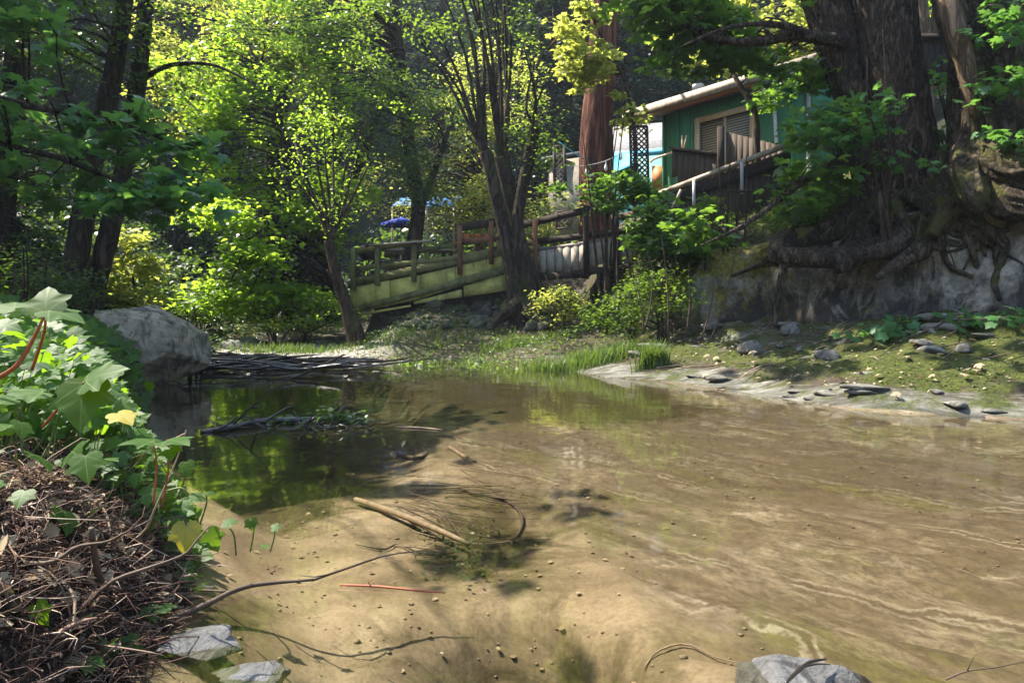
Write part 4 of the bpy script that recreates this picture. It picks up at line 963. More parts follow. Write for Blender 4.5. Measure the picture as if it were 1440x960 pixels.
blobs = [(P(1080, 30, 9.6), (1.2, .8, .5), 52), (P(960, 20, 9.6), (1.0, .8, .35), 34), (P(1125, 90, 9.9), (.6, .6, .42), 30), (P(985, 80, 9.6), (.8, .6, .2), 22), (P(1150, 190, 10.2), (.3, .4, .5), 12), (P(920, 5, 9.6), (.6, .5, .2), 12),
         (P(1180, 170, 8.6), (.35, .4, .35), 8), (P(1150, 240, 8.5), (.6, .5, .12), 8), (P(1070, 290, 8.6), (.6, .5, .22), 17), (P(1000, 310, 8.6), (.6, .5, .2), 14), (P(1160, 275, 9.6), (.5, .4, .2), 12)]
bt = tree('twin_trunk_tree', 'huge furrowed twin-trunk maple rooted over the rock face', b, tr, lim, blobs, 'leaf_maple', 'bark_big', .15, 15, .32, T_MAPLE, nside=72, rough=.11, flat=.25, twig_every=1, cap_from=99, category='tree')
# the rock face is shaded by added unseen canopies further down
# gnarled right tree
b = V3(P(1410, 260, 8.3).x, 8.3, 2.0)
tr = [(L([(1405, 300, 8.3), (1398, 230, 8.3), (1400, 150, 8.3), (1395, 60, 8.3), (1400, -60, 8.3), (1390, -180, 8.4)]), [.50, .42, .42, .44, .42, .4]),
      (L([(1375, 250, 8.1), (1378, 190, 8.0), (1368, 120, 8.0), (1345, 50, 8.05), (1325, -40, 8.1)]), [.24, .17, .13, .16, .17]),
      (L([(1440, 250, 8.0), (1480, 150, 8.0), (1500, 0, 8.0)]), [.4, .3, .3])]
tr += [cliff_root(p, r_) for p, r_ in (
    ([(1385, 190, 8.2), (1362, 240, 7.9), (1372, 280, 7.6), (1385, 292, 7.6)], [.28, .19, .15, .05]),
    ([(1385, 215, 8.1), (1400, 232, 7.7), (1430, 245, 7.5), (1480, 235, 7.3), (1540, 250, 7.2)], [.26, .2, .19, .2, .2]),
    ([(1352, 240, 8.2), (1335, 270, 8.1), (1330, 300, 8.0), (1310, 330, 7.9)], [.22, .16, .12, .05]),
    ([(1400, 240, 8.0), (1410, 280, 7.6), (1440, 290, 7.4), (1500, 300, 7.2)], [.25, .18, .15, .1]),
    ([(1345, 220, 8.3), (1320, 260, 8.4), (1300, 300, 8.4)], [.2, .14, .1]))]
tree('gnarled_tree', 'gnarled tree with swollen roots at the right edge above the rock', b, tr, [(L([(1400, -60, 8.3), (1300, -160, 9), (1200, -300, 9.5)]), [.2, .12, .05])],
     [(P(1400, 20, 7.6), (.35, .3, .45), 12), (P(1420, 110, 7.5), (.3, .3, .3), 9), (P(1425, 180, 7.4), (.25, .3, .25), 6)], 'leaf_shade', 'root', .11, 14, .25, T_MAPLE, nside=52, rough=.26, twig_every=2, cap_from=0)
mb = MB(); mb.tube(L([(1372, 165, 7.83), (1362, 110, 7.82), (1345, 50, 7.85), (1332, 0, 7.9)]), [.03, .09, .12, .11], 16, 30, .3, 4); o = mb.build('bare_wood_strip', M['deadwood'], None, True)
# tangle of lesser roots gripping the rock face
def tangle(par, px0, px1, n_, seed, r0=(.025, .085)):
    r = np.random.RandomState(seed); mb = MB()
    for k in range(n_):
        px = r.uniform(px0, px1); i = int(np.argmin(np.abs(720+960*Vx[:, 60]/Vy[:, 60]-px))); j = 96; pts_ = []; ii = i; rr_ = r.uniform(*r0)
        dj = -r.uniform(5, 11); di = r.normal()*5
        for q_ in range(int(r.uniform(4, 8))):
            pts_.append(V3(Vx[ii, j]+nx[ii]*rr_*.4, Vy[ii, j]+ny[ii]*rr_*.4, zz[ii, j]+(.25-.12*q_ if q_ < 2 else 0)))
            di = di*.7+r.normal()*4; ii = int(np.clip(ii+di, 2, len(s)-3)); j = int(np.clip(j+dj*r.uniform(.3, 1.5), 8, 105))
        mb = MB(); mb.tube(pts_, np.linspace(rr_, rr_*.25, len(pts_)), 9, len(pts_)*6, .3, k); mb.build('root', M['root'], par, True)
tangle(bt, 1150, 1330, 24, 5)
g_ = [q for q in C.objects if q.name.startswith('gnarled_tree')][0]; tangle(g_, 1320, 1440, 16, 6, (.03, .10)); o.parent = g_; o.location = o.location-g_.location
# mossy roots get their own mossy bark: the bent root is a part of the big tree
# background trees right of the big trunks
b = V3(P(1300, 200, 14).x, 14, 3.8)
tree('pale_trunk_tree', 'pale trunk standing in sunlight between the two big right trees', b, [(L([(1300, 260, 14), (1300, 100, 14), (1285, -60, 14)]), [.22, .17, .15]), (L([(1302, 90, 14), (1318, 20, 14), (1325, -60, 14)]), [.12, .11, .09])], [], [(P(1310, 40, 15), (1.0, .8, 1.1), 45)], 'leaf_bright', 'deadwood', .12, 40, .45)
fw = empty('upper_fence', V3(P(1330, 100, 11).x, 11, 2.6), 'dark board fence between the two big trunks at upper right', 'fence')
for k in range(14):
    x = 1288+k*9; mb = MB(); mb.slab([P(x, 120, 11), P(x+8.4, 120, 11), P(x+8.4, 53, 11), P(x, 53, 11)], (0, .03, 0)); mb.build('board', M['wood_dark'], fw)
mb = MB(); mb.beam(P(1284, 52, 10.95), P(1418, 52, 10.95), .06, .08); mb.build('rail', M['wood_dark'], fw)
bush('vine_tangle', 'dark tangle of vines between the two big right trunks', [(P(1335, 180, 8.9), (.35, .35, .85), 60)], 'leaf_shade', .10, 22, .25, T_STAR, 'undergrowth at the big trees', cat='vine', base=V3(P(1335, 260, 8.9).x, 8.9, 2.1))
bush('maple_sapling', 'shaded maple sapling spreading leaves across the twin trunks', [(P(1215, 165, 8.1), (.5, .35, .28), 15), (P(1150, 185, 8.3), (.3, .3, .2), 7), (P(1270, 215, 8.1), (.4, .3, .15), 6)], 'leaf_shade', .12, 13, .26, T_MAPLE, 'undergrowth at the big trees', cat='sapling', base=V3(P(1250, 300, 8.1).x, 8.15, 1.6))
# right bright foliage behind the house
b = V3(9.0, 17, 4.2)
tree('sunlit_maple', 'sunlit maple above and behind the green house roof', b, [([b, V3(8.6, 16.6, 7), V3(8, 16, 10)], [.2, .15, .06])], [], [(P(1080, 60, 16), (2.0, 1.2, 1.2), 90), (P(1160, 60, 15.4), (1.3, 1.0, 1.6), 60), (P(960, 10, 17), (1.6, 1.0, .6), 40)], 'leaf_yellow', 'bark_brown', .15, 36, .5, T_STAR, 'maples lit by the sun')
stem('slanting_tree', 'slim dark tree slanting across the house window', L([(1075, 300, 11.6), (1066, 230, 11.6), (1062, 160, 11.6), (1040, 120, 11.7), (1025, 90, 11.8)]), [.06, .055, .05, .045, .03], None, [(P(1085, 130, 11.6), (.35, .4, .4), 10), (P(1130, 260, 11.3), (.4, .4, .3), 16)], 'leaf_maple', 'bark_brown', .13, per=16, srad=.28, tmpl=T_MAPLE, nside=10)
# shrubs and saplings in front of the fence, right of the forked tree
mids = [('leafy_shrub', 'maple sapling with dark leaves over the deck railing', [(P(850, 270, 11.6), (.85, .5, .32), 44), (P(800, 268, 11.8), (.4, .4, .22), 14), (P(905, 290, 11.4), (.5, .4, .35), 26)], 'leaf_maple', .12, T_STAR),
        ('leafy_shrub', 'broad green sapling below the metal handrail', [(P(985, 335, 10.4), (.8, .5, .5), 58), (P(930, 330, 10.6), (.5, .45, .5), 40)], 'leaf_maple', .11, T_STAR),
        ('leafy_shrub', 'bluish shrub standing in front of the lower deck boards', [(P(885, 390, 10.6), (.55, .4, .42), 34)], 'leaf_mid', .075, T_QUAD),
        ('leafy_shrub', 'sprawling shrub above the shore grass', [(P(930, 410, 9.8), (.55, .4, .36), 28), (P(870, 440, 10), (.5, .4, .25), 26)], 'leaf_mid', .07, T_QUAD),
        ('leafy_shrub', 'light shrub at the foot of the forked tree', [(P(785, 425, 12.2), (.5, .4, .35), 36)], 'leaf_yellow', .075, T_QUAD),
        ('leafy_shrub', 'bright mossy fern bank left of the bent root', [(P(1140, 300, 9.6), (.55, .4, .22), 50), (P(1090, 318, 9.8), (.4, .3, .18), 30)], 'moss_clump', .055, T_QUAD),
        ('leafy_shrub', 'bright ferns hanging beside the twin trunks', [(P(1205, 285, 9.5), (.35, .3, .32), 40)], 'moss_clump', .055, T_QUAD),
        ('leafy_shrub', 'leafy sapling under the stair fence near the mossy rock', [(P(1030, 290, 10.2), (.55, .4, .3), 34), (P(1075, 330, 9.9), (.5, .3, .2), 20)], 'leaf_mid', .09, T_STAR)]
for nm, lb_, bl, lm, sz, tm in mids:
    bush(nm, lb_, bl, lm, sz, 26 if tm is T_STAR else 40, .26, tm, 'shrubs on the right bank', stems=6)

# added out-of-view trees, crowns placed to shade the rock face, banks and left pool
b = V3(9.6, 10.5, 2.5)
tree('added_shade_tree', 'unseen tree added beyond the right edge, its canopy shading the rock', b, [([b, V3(9.4, 10.6, 6), V3(8.2, 10.8, 10)], [.4, .32, .2])],
     [([V3(9, 10.6, 7.5), V3(6, 11, 9.5), V3(2.5, 11.5, 10.3)], [.2, .14, .05])], [(V3(-1.2, 11.8, 9.6), (2.0, 1.5, .9), 50), (V3(1.2, 11.0, 9.2), (2.3, 1.6, 1.0), 78), (V3(4.5, 10.4, 9.2), (2, 1.5, 1.1), 60), (V3(-1.4, 9.2, 9), (1.6, 1.1, .7), 26)], 'leaf_mid', 'bark_dark', .20, 44, .6, T_WIDE)
b = V3(-7.5, 6.5, 1.0)
tree('added_shade_tree', 'unseen dark tree added beyond the left edge to shade the upper pool', b, [([b, V3(-7.5, 6.5, 5), V3(-7, 6.8, 10)], [.35, .3, .15])],
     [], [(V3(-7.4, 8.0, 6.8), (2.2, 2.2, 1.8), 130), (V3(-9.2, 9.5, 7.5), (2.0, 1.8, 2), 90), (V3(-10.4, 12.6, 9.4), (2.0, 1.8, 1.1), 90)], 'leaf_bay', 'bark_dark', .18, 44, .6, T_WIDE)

# evergreens on the hillside
def evergreen(seed, h=13):
    r = np.random.RandomState(seed)
    t = empty('evergreen', (0, 0, 0), 'dark evergreen on the shaded hillside', 'tree', 'evergreens on the hillside')
    mb = MB(); mb.tube([(0, 0, -.6), (0, .05, h*.4), (.05, 0, h*.95)], [.24, .17, .03], 10, 16, .08, seed)
    cents = []
    z = h*.12
    while z < h:
        rr_ = (1-z/h)**.75*h*.20+.25
        for k in range(int(5+rr_*3.2)):
            a_ = r.uniform(0, 6.28); q = rr_*r.uniform(.45, 1.1)
            cents.append((q*math.cos(a_), q*math.sin(a_), z-q*.28+r.uniform(-.2, .2)))
            if q > .8: mb.tube([(0, 0, z), (q*.5*math.cos(a_), q*.5*math.sin(a_), z-.05*q), cents[-1]], [.035, .025, .01], 4, 4)
        z += .48
    mb.build('trunk', M['bark_dark'], t, True)
    p, nr, out = spray_pts(cents, .62, 34, .3, r)
    leaf_mesh('crown', [leaves(T_WIDE, p, nr, out, .17*r.uniform(.6, 1.3, len(p)))], M['leaf_dark'], t)
    return t
protos = [evergreen(101), evergreen(102, 15), evergreen(103, 11)]
spots = []
for k in range(400):
    if len(spots) >= 64: break
    x_, y_ = R.uniform(-34, 30), R.uniform(22.5, 46)
    if k % 3 == 0: x_, y_ = R.uniform(-22, -9), R.uniform(12, 30)
    if (-16 < x_ < -7 and 13 < y_ < 25) or abs(x_/y_) > 1.05 or (x_ > -2 and x_ < 12 and y_ < 25.5): continue
    if all((x_-a_)**2+(y_-b_)**2 > 4.2 for a_, b_ in spots): spots.append((x_, y_))
for k, (x_, y_) in enumerate(spots):
    o = protos[k] if k < 3 else copy_tree(protos[k % 3])
    o.location = (x_, y_, Hs(x_, y_)-.1); o.rotation_euler = (0, 0, R.uniform(0, 6.28)); o['label'] = 'dark evergreen on the shaded slope at the left' if x_ < -7 else ('dark evergreen on the hillside behind the green house' if x_ > 3 else 'dark evergreen on the hillside behind the patio'); s0 = R.uniform(.8, 1.15)*(.58 if x_ < -7 and y_ < 30 else 1); o.scale = (s0, s0, s0)
# understory shrubs on the dark slopes
pb = []
for k in range(3):
    r = np.random.RandomState(200+k); t = empty('understory_bush', (0, 0, 0), 'dark understory bush at the foot of the hillside', 'bush', 'understory bushes below the evergreens')
    c_p = crown_centres([((0, 0, .8), (1.1, 1.1, .8), 70)], r); p, nr, out = spray_pts(c_p, .4, 34, .4, r)
    mb = MB(); [mb.tube([(0, 0, -.2), (q[0]*.5, q[1]*.5, q[2]*.6), tuple(q)], [.03, .02, .008], 4, 4) for q in c_p[:10]]; mb.build('stems', M['bark_dark'], t)
    leaf_mesh('foliage', [leaves(T_QUAD, p, nr, out, .15*r.uniform(.6, 1.2, len(p)))], M['leaf_bay'] if k else M['leaf_dark'], t); pb.append(t)
n_ = 0
for k in range(900):
    if n_ >= 80: break
    x_, y_ = R.uniform(-16, 14), R.uniform(17, 27)
    if k % 2: x_, y_ = R.uniform(-14, -6.5), R.uniform(9, 22)
    if (-4 < x_ < 8 and y_ < 22.5) or (x_ > 2 and y_ < 24.5) or (-8 < x_ < -3 and y_ < 18): continue
    o = pb[n_] if n_ < 3 else copy_tree(pb[n_ % 3]); o.location = (x_, y_, Hs(x_, y_)-.05); o.rotation_euler = (0, 0, R.uniform(0, 6)); o['label'] = 'dark understory bush on the left bank beyond the boulder' if x_ < -6 else 'dark understory bush at the hill foot behind the patio'; s0 = R.uniform(.8, 1.7)*(.55 if x_ < -8 and y_ < 21 else 1); o.scale = (s0, s0, s0*R.uniform(.9, 1.3)); n_ += 1

# ------------------------------------------------------------------ stones
def facet_rock(planes, scale, n=5, amp=.05, seed=0, fr=2.5, ridge=.03):
    import bmesh
    bm = bmesh.new(); bmesh.ops.create_icosphere(bm, subdivisions=n, radius=1)
    Vn = np.array([v.co[:] for v in bm.verts]); F = np.array([[v.index for v in f.verts] for f in bm.faces]); bm.free()
    pl = np.array([p[:3] for p in planes], float); ds = np.array([p[3] for p in planes]); pl = normalize(pl)
    c = Vn@pl.T; r = np.where(c > .05, ds[None]/np.maximum(c, .05), 9.).min(1); r = np.minimum(r, 1.45)
    V = Vn*r[:, None]
    nn = fbm(V[:, 0]*fr, V[:, 1]*fr, V[:, 2]*fr, 5, seed); n2 = np.abs(fbm(V[:, 0]*fr*2.3+V[:, 2]*2, V[:, 1]*fr, V[:, 2]*fr*3, 4, seed+5))
    V = V*(1+amp*nn+ridge*n2)[:, None]
    return V*np.array(scale), F
Vb, Fb = facet_rock([(-.9, -.25, .25, .86), (-.45, -.8, -.1, .80), (.22, -.25, 1, .80), (.25, -1, .42, .72), (.1, -.85, -.55, .78), (1, -.25, .25, .92), (.75, -.5, -.6, .80), (0, 1, .2, .9), (-.6, .2, 1, .9), (-.4, -.3, -1, .9), (.5, -.9, .1, .78), (.1, .4, -1, .8), (.6, .1, .95, .9)],
                    (.54, .5, .50), 6, .07, 3, 1.8, .07)
q = P(194, 490, 7.75)
bo = mesh_np('boulder', Vb+np.array(tuple(q)), Fb.ravel(), np.full(len(Fb), 3), M['boulder'], None, False)
tag(bo, 'large pale angular boulder standing in the pool beside the ivy bank', 'boulder')
def rnd_planes(r, n=13): 
    return [tuple(normalize(r.normal(size=3)))+(r.uniform(.62, .95),) for _ in range(n)]
def stone_protos(name, label, mat, group, k=4, sc=(1, .85, .6), seed=0, cat='stone', n=3):
    out = []
    for i in range(k):
        r = np.random.RandomState(seed+i); Vr, Fr = facet_rock(rnd_planes(r), sc, n, .1, seed+i)
        o = mesh_np(name, Vr*.5+np.array((0, 0, 50.)), Fr.ravel(), np.full(len(Fr), 3), M[mat]); tag(o, label, cat, group); out.append(o)
    return out
def scatter(protos, pts, sizes, sink=.25, lab=None, flat=False):
    for k, (pt, sz) in enumerate(zip(pts, sizes)):
        o = protos[k] if k < len(protos) else copy_tree(protos[k % len(protos)])
        z = pt[2] if len(pt) > 2 else Hs(pt[0], pt[1])
        o.location = (pt[0], pt[1], z-sz*sink); o.rotation_euler = (R.uniform(-.2, .2), R.uniform(-.2, .2), R.uniform(0, 6.28)); o.scale = (sz*R.uniform(.8, 1.3), sz*R.uniform(.8, 1.2), sz*R.uniform(.7, 1.1))
        if flat: o.rotation_euler = (R.uniform(-.05, .05), R.uniform(-.06, .06), R.normal()*.5-.6)
pts = []; 
while len(pts) < 95:
    px = R.uniform(500, 800); Yd = R.uniform(12.3, 14.6); x_ = (px-720)/960*Yd
    if Hs(x_, Yd) > .5: pts.append((x_, Yd))
scatter(stone_protos('rubble_stone', 'dark mossy rubble stone on the slope below the ramp', 'stone_dark', 'rubble stones under the ramp', 5, seed=20), pts, R.uniform(.14, .42, 95))
pts = [((px-720)/960*Yd, Yd) for px, Yd in zip(R.uniform(262, 520, 70), R.uniform(11.9, 17, 70))]
scatter(stone_protos('shore_stone', 'pale stone on the gravel bar at the head of the pool', 'stone', 'pale stones on the gravel bar', 4, seed=40), pts, R.uniform(.05, .22, 70)*1.2)
for px, Yd, sz, lab in ((322, 13, .34, 'larger pale stone on the gravel bar'), (300, 15, .55, 'pale block stone at the back of the gravel bar'), (347, 14.2, .38, 'rounded pale stone right of the larger one on the gravel bar')):
    x_ = (px-720)/960*Yd; Vr, Fr = facet_rock(rnd_planes(np.random.RandomState(int(px))), (1, .8, .7), 4, .1, 3); o = mesh_np('gravel_bar_rock', Vr*sz*.5+np.array((x_, Yd, Hs(x_, Yd)+sz*.15)), Fr.ravel(), np.full(len(Fr), 3), M['stone']); tag(o, lab, 'rock')
# flat wet slabs along the right waterline
pts = []
for k in range(14):
    px = R.uniform(930, 1440); t_ = R.uniform(0, 1)
    ysh = np.interp(px, [930, 1000, 1100, 1200, 1300, 1440], [536, 545, 560, 575, 582, 590]); Yd = 768/(ysh-440)+t_*.35
    pts.append(((px-720)/960*Yd, Yd))
ps = stone_protos('ledge_slab', 'pale flat slab of stone at the right waterline', 'slab', 'pale slabs along the right waterline', 4, (1.3, .8, .34), 60)
scatter(ps, pts, R.uniform(.10, .24, 14), .12, flat=True)
# bank blocks
pts = []
while len(pts) < 26:
    px = R.uniform(900, 1440); Yd = R.uniform(6.2, 10.3); x_ = (px-720)/960*Yd
    if 0.5 < sdist(np.array([x_]), np.array([Yd]))[0] and cliff_d(np.array([x_]), np.array([Yd]))[0] < -.3: pts.append((x_, Yd))
scatter(stone_protos('bank_stone', 'grey ledge stone on the mossy right bank', 'slab', 'ledge stones on the right bank', 4, (1.4, .8, .5), 80), pts, R.uniform(.06, .3, 26), .16, flat=True)
# near wet rocks
Vr, Fr = facet_rock([(-.8, -.1, .6, .8), (.1, -.3, 1, .72), (.8, -.2, .7, .8), (-.2, -1, .5, .9), (.3, .8, .7, .85), (0, 0, -1, .8), (1, .3, .1, .95), (-1, .3, .1, .9)], (.205, .16, .17), 6, .14, 9, 1.7, .05)
o = mesh_np('wet_rock', Vr+np.array((.66, 1.46, -.125)), Fr.ravel(), np.full(len(Fr), 3), M['stone_wet'], None, True); tag(o, 'smooth grey rock breaking the water at the bottom right', 'rock')
mb = MB(); mb.tube(PX([(1105, 960, 1.36), (1122, 943, 1.42), (1140, 930, 1.47), (1162, 926, 1.5)]), [.003, .0045, .004, .002], 6, 16, .2); mb.tube(PX([(1128, 937, 1.44), (1150, 933, 1.47), (1168, 934, 1.5)]), [.003, .002, .001], 6, 10); tag(mb.build('curled_twig', M['twig_wet']), 'dark curled twig lying on the bottom right rock', 'twig')
for cxp, cyp, sx_, lab in ((268, 905, .075, 'dark wet rock at the foot of the root bank'), (366, 942, .06, 'small shining wet rock near the bottom edge')):
    Yd = 768/(cyp-440); x_ = (cxp-720)/960*Yd
    Vr, Fr = facet_rock(rnd_planes(np.random.RandomState(cxp)), (sx_*1.3, sx_*.8, sx_*.45), 5, .16, cxp, 2); o = mesh_np('wet_rock', Vr+np.array((x_, Yd, -.012)), Fr.ravel(), np.full(len(Fr), 3), M['stone_wet'], None, True); tag(o, lab, 'rock')

# ------------------------------------------------------------------ driftwood
def stick(name, pts, rad, mat, label, group=None, side=None, n=7, cat='branch', rough=.15):
    mb = MB(); mb.tube(pts, rad, n, None, rough, len(pts)); 
    for sp, sr in (side or []): mb.tube(sp, sr, 5)
    return tag(mb.build(name, M[mat], None, True), label, cat, group)
W = lambda px, py, z=0.0: P(px, py, (CAMZ-z)*960/(py-440))
fb = stick('curved_branch', [P(128, 742, 1.55), P(135, 790, 1.58), P(148, 835, 1.64), W(172, 868, .01), W(205, 887, .012), W(245, 868, .012), W(290, 850, .012), W(325, 832, .014), W(365, 821, .012), W(440, 815, .008)], [.006, .0075, .008, .008, .0085, .0085, .008, .007, .006, .004], 'twig', 'long curved branch sweeping from the root bank over the water',
           side=[([W(325, 832, .014), W(285, 829, .012)], [.004, .0025]), ([W(440, 815, .008), W(495, 796, .01), W(545, 780, .01), W(600, 773, .012)], [.0045, .004, .003, .0015]), ([W(495, 796, .01), W(450, 810, .02), W(420, 808, .01)], [.003, .002, .001])])
stick('floating_twig', [W(478, 822, .006), W(530, 824, .007), W(580, 829, .007), W(626, 833, .006)], [.0028, .004, .0035, .002], 'stem_red', 'thin reddish twig floating on the water', side=[([W(522, 824, .007), W(518, 818, .02), W(524, 815, .03)], [.002, .0015, .001])])
stick('floating_twig', [W(556, 600, .006), W(590, 601, .007), W(622, 604, .006)], [.004, .006, .003], 'twig_pale', 'short pale stick floating in mid pool')
# floating leafy branch
fbr = empty('leafy_branch', W(400, 598), 'dark floating branch with a leafy end in the upper pool', 'branch')
mb = MB(); mb.tube([W(282, 608, .0), W(330, 600, .02), W(380, 592, .02), W(430, 590, .02), W(480, 586, .03), W(520, 592, .01)], [.02, .026, .024, .022, .018, .008], 8, 24, .35, 4)
for a_ in ([(318, 604, .0), (335, 590, .07), (350, 575, .14), (368, 560, .23), (382, 544, .31)], [(300, 606, .01), (322, 595, .06), (335, 585, .10)], [(370, 594, .02), (400, 575, .1), (415, 570, .13)], [(430, 600, .0), (445, 607, .0), (455, 614, .0)], [(330, 603, 0), (310, 618, 0), (322, 622, 0)], [(470, 588, .02), (480, 575, .1), (492, 568, .14)], [(352, 573, .15), (372, 571, .15)]):
    mb.tube([W(*a_[0])]+[P(p[0], p[1], W(a_[0][0], a_[0][1]+0).y) for p in a_[1:]], np.linspace(.011, .003, len(a_)), 5)
for k in range(70):
    px = R.uniform(290, 520); q = W(px, 596+R.uniform(-6, 8), .012); mb.tube([q, q+V3(R.uniform(-.15, .15), R.uniform(-.08, .08), R.uniform(-.02, .07))], [.005, .002], 4)
mb.build('wood', M['twig_wet'], fbr, True)
cc = np.array([tuple(P(px, py, 4.9)) for px, py in ((462, 572), (470, 582), (488, 585), (500, 590), (515, 584), (440, 590), (480, 592), (395, 590))])
p_, nr, out = spray_pts(cc, .09, 20, .5); leaf_mesh('leaves', [leaves(T_WIDE, p_, nr, out, R.uniform(.03, .06, len(p_)))], M['leaf_bay'], fbr)
# stick dam at the head of the pool
for k in range(80):
    px = R.uniform(262, 545) if k % 3 else R.uniform(262, 380); py = 510+R.uniform(-7, 6)
    q = W(px, py, .03+R.uniform(-.02, .10)); a_ = R.uniform(-.5, .5)+(0 if R.rand() < .7 else 1.2); Ln = R.uniform(.25, .85)
    d = V3(math.cos(a_), math.sin(a_), R.uniform(-.12, .18))*Ln
    stick('driftwood_stick', [q-d, q+V3(0, 0, R.uniform(-.05, .07)), q+d], [.012, R.uniform(.012, .03), .006], 'twig_wet' if R.rand() < .7 else 'twig', 'dark tangled stick in the debris dam across the upper pool', 'sticks of the debris dam', n=5, cat='stick')
# sunken sticks in mid pool
for k in range(30):
    px, py = R.normal(630, 50), R.normal(725, 26)
    Yd = (CAMZ+.22)*960/(py-440); q = P(px, py, Yd); zb_ = Hs(q.x, q.y); q.z = zb_+R.uniform(.01, .035)
    a_ = R.normal(-.75, .3); Ln = R.uniform(.10, .34); d = V3(math.cos(a_), math.sin(a_), 0)*Ln
    e0, e1 = q-d, q+d; e0.z = Hs(e0.x, e0.y)+.01+R.uniform(0, .03); e1.z = Hs(e1.x, e1.y)+.01+R.uniform(0, .03)
    rr_ = R.uniform(.0015, .005)
    stick('sunken_stick', [e0, q, e1], [rr_, rr_, rr_*.4], 'twig_pale' if k % 3 == 0 else 'twig', 'sunken stick in the pile on the sandy pool floor', 'sunken stick pile in mid pool', n=6, cat='stick')
def U(px, py, up=.01):   # a point on the bed under a photo position
    Yd = (CAMZ+.15)*960/(py-440)
    for _ in range(12): Yd = (CAMZ-Hs((px-720)/960*Yd, Yd)-up)*960/(py-440)*.5+Yd*.5
    return P(px, py, Yd)
stick('sunken_branch', [U(500, 702, .03), U(540, 715, .03), U(600, 738, .05), U(660, 765, .04)], [.014, .017, .015, .008], 'twig_pale', 'pale thick branch lying sunken at the left of the stick pile')
stick('sunken_branch', [U(625, 688), U(670, 692), U(710, 703), U(733, 722), U(732, 745), U(718, 765)], [.003, .006, .007, .008, .007, .003], 'twig', 'dark arched branch curling over the sandy pool floor')
stick('sunken_branch', [U(500, 765), U(540, 772), U(560, 765), U(600, 780), U(640, 776)], [.002, .004, .004, .003, .002], 'twig', 'thin dark crooked twig sunken left of the stick pile')
stick('sunken_branch', [U(632, 628), U(650, 640), U(668, 648)], [.012, .014, .006], 'twig_pale', 'short pale sunken log at the far edge of the sand')
stick('sunken_branch', [U(560, 640), U(590, 645), U(600, 636)], [.02, .018, .01], 'twig', 'short dark sunken log by the pale sand tongue')
stick('sunken_branch', [U(905, 940), U(925, 915), U(965, 905), U(1010, 925), U(1060, 935)], [.002, .003, .003, .002, .001], 'twig_pale', 'pale thin twig on the floor left of the bottom right rock')
stick('dead_twig', [W(1330, 955, .0), W(1360, 943, .01), W(1400, 938, .02), W(1440, 930, .02)], [.002, .002, .0015, .001], 'twig', 'fine brown twig at the bottom right corner', side=[([W(1360, 943, .01), P(1368, 925, 1.5), P(1375, 918, 1.5)], [.0015, .001, .0006])])
# underwater leafy debris in the pile
us = []
for k in range(300):
    px, py = R.normal(660, 32), R.normal(768, 24)
    if py < 600: continue
    q = U(px, py, .02); us.append(tuple(q))
us = np.array(us); v_, f_, u_ = leaves(T_QUAD, us, R.normal(size=us.shape)*.5+[0, 0, 1], R.normal(size=us.shape), R.uniform(.01, .03, len(us)))
tag(leaf_mesh('sunken_leaf_litter', [(v_, f_, u_)], M['leaf_bay']), 'green weed and leaf litter caught in the sunken sticks', 'leaf litter', kind='stuff')

# pebbles and leaf flecks lying on the pool floor
import bmesh
bm = bmesh.new(); bmesh.ops.create_icosphere(bm, subdivisions=1, radius=1); iv = np.array([v.co[:] for v in bm.verts]); iff = np.array([[v.index for v in f.verts] for f in bm.faces]); bm.free()
mb = MB(); k = 0
while k < 700:
    Yd = R.uniform(1.4, 5.2); x_ = R.uniform(-.62, .85)*Yd
    if fbm(np.array([x_*1.6]), np.array([Yd*1.6]), 0, 2, 71)[0] < .08 or sdist(np.array([x_]), np.array([Yd]))[0] > -.03: continue
    sz = R.uniform(.002, .007)*(1.8 if R.rand() < .08 else 1); mb.add((iv*(1+R.uniform(-.2, .2, (len(iv), 1))))*np.array((sz*1.2, sz, sz*.55))+np.array((x_, Yd, Hs(x_, Yd)+sz*.2)), iff); k += 1
tag(mb.build('bed_pebbles', M['pebble'], None, True), 'small pebbles strewn over the pool floor', 'pebbles', kind='stuff')
pp = []
while len(pp) < 420:
    Yd = R.uniform(1.4, 5.5); x_ = R.uniform(-.5, .8)*Yd
    if fbm(np.array([x_*1.2]), np.array([Yd*1.2]), 0, 2, 73)[0] > .0: pp.append((x_, Yd, Hs(x_, Yd)+.006))
pp = np.array(pp); v_, f_, u_ = leaves(T_WIDE, pp, R.normal(size=pp.shape)*.2+[0, 0, 1], R.normal(size=pp.shape), R.uniform(.008, .026, len(pp)))
tag(leaf_mesh('sunken_leaf_flecks', [(v_, f_, u_)], M['litter']), 'brown leaf flecks settled on the pool floor', 'leaf litter', kind='stuff')

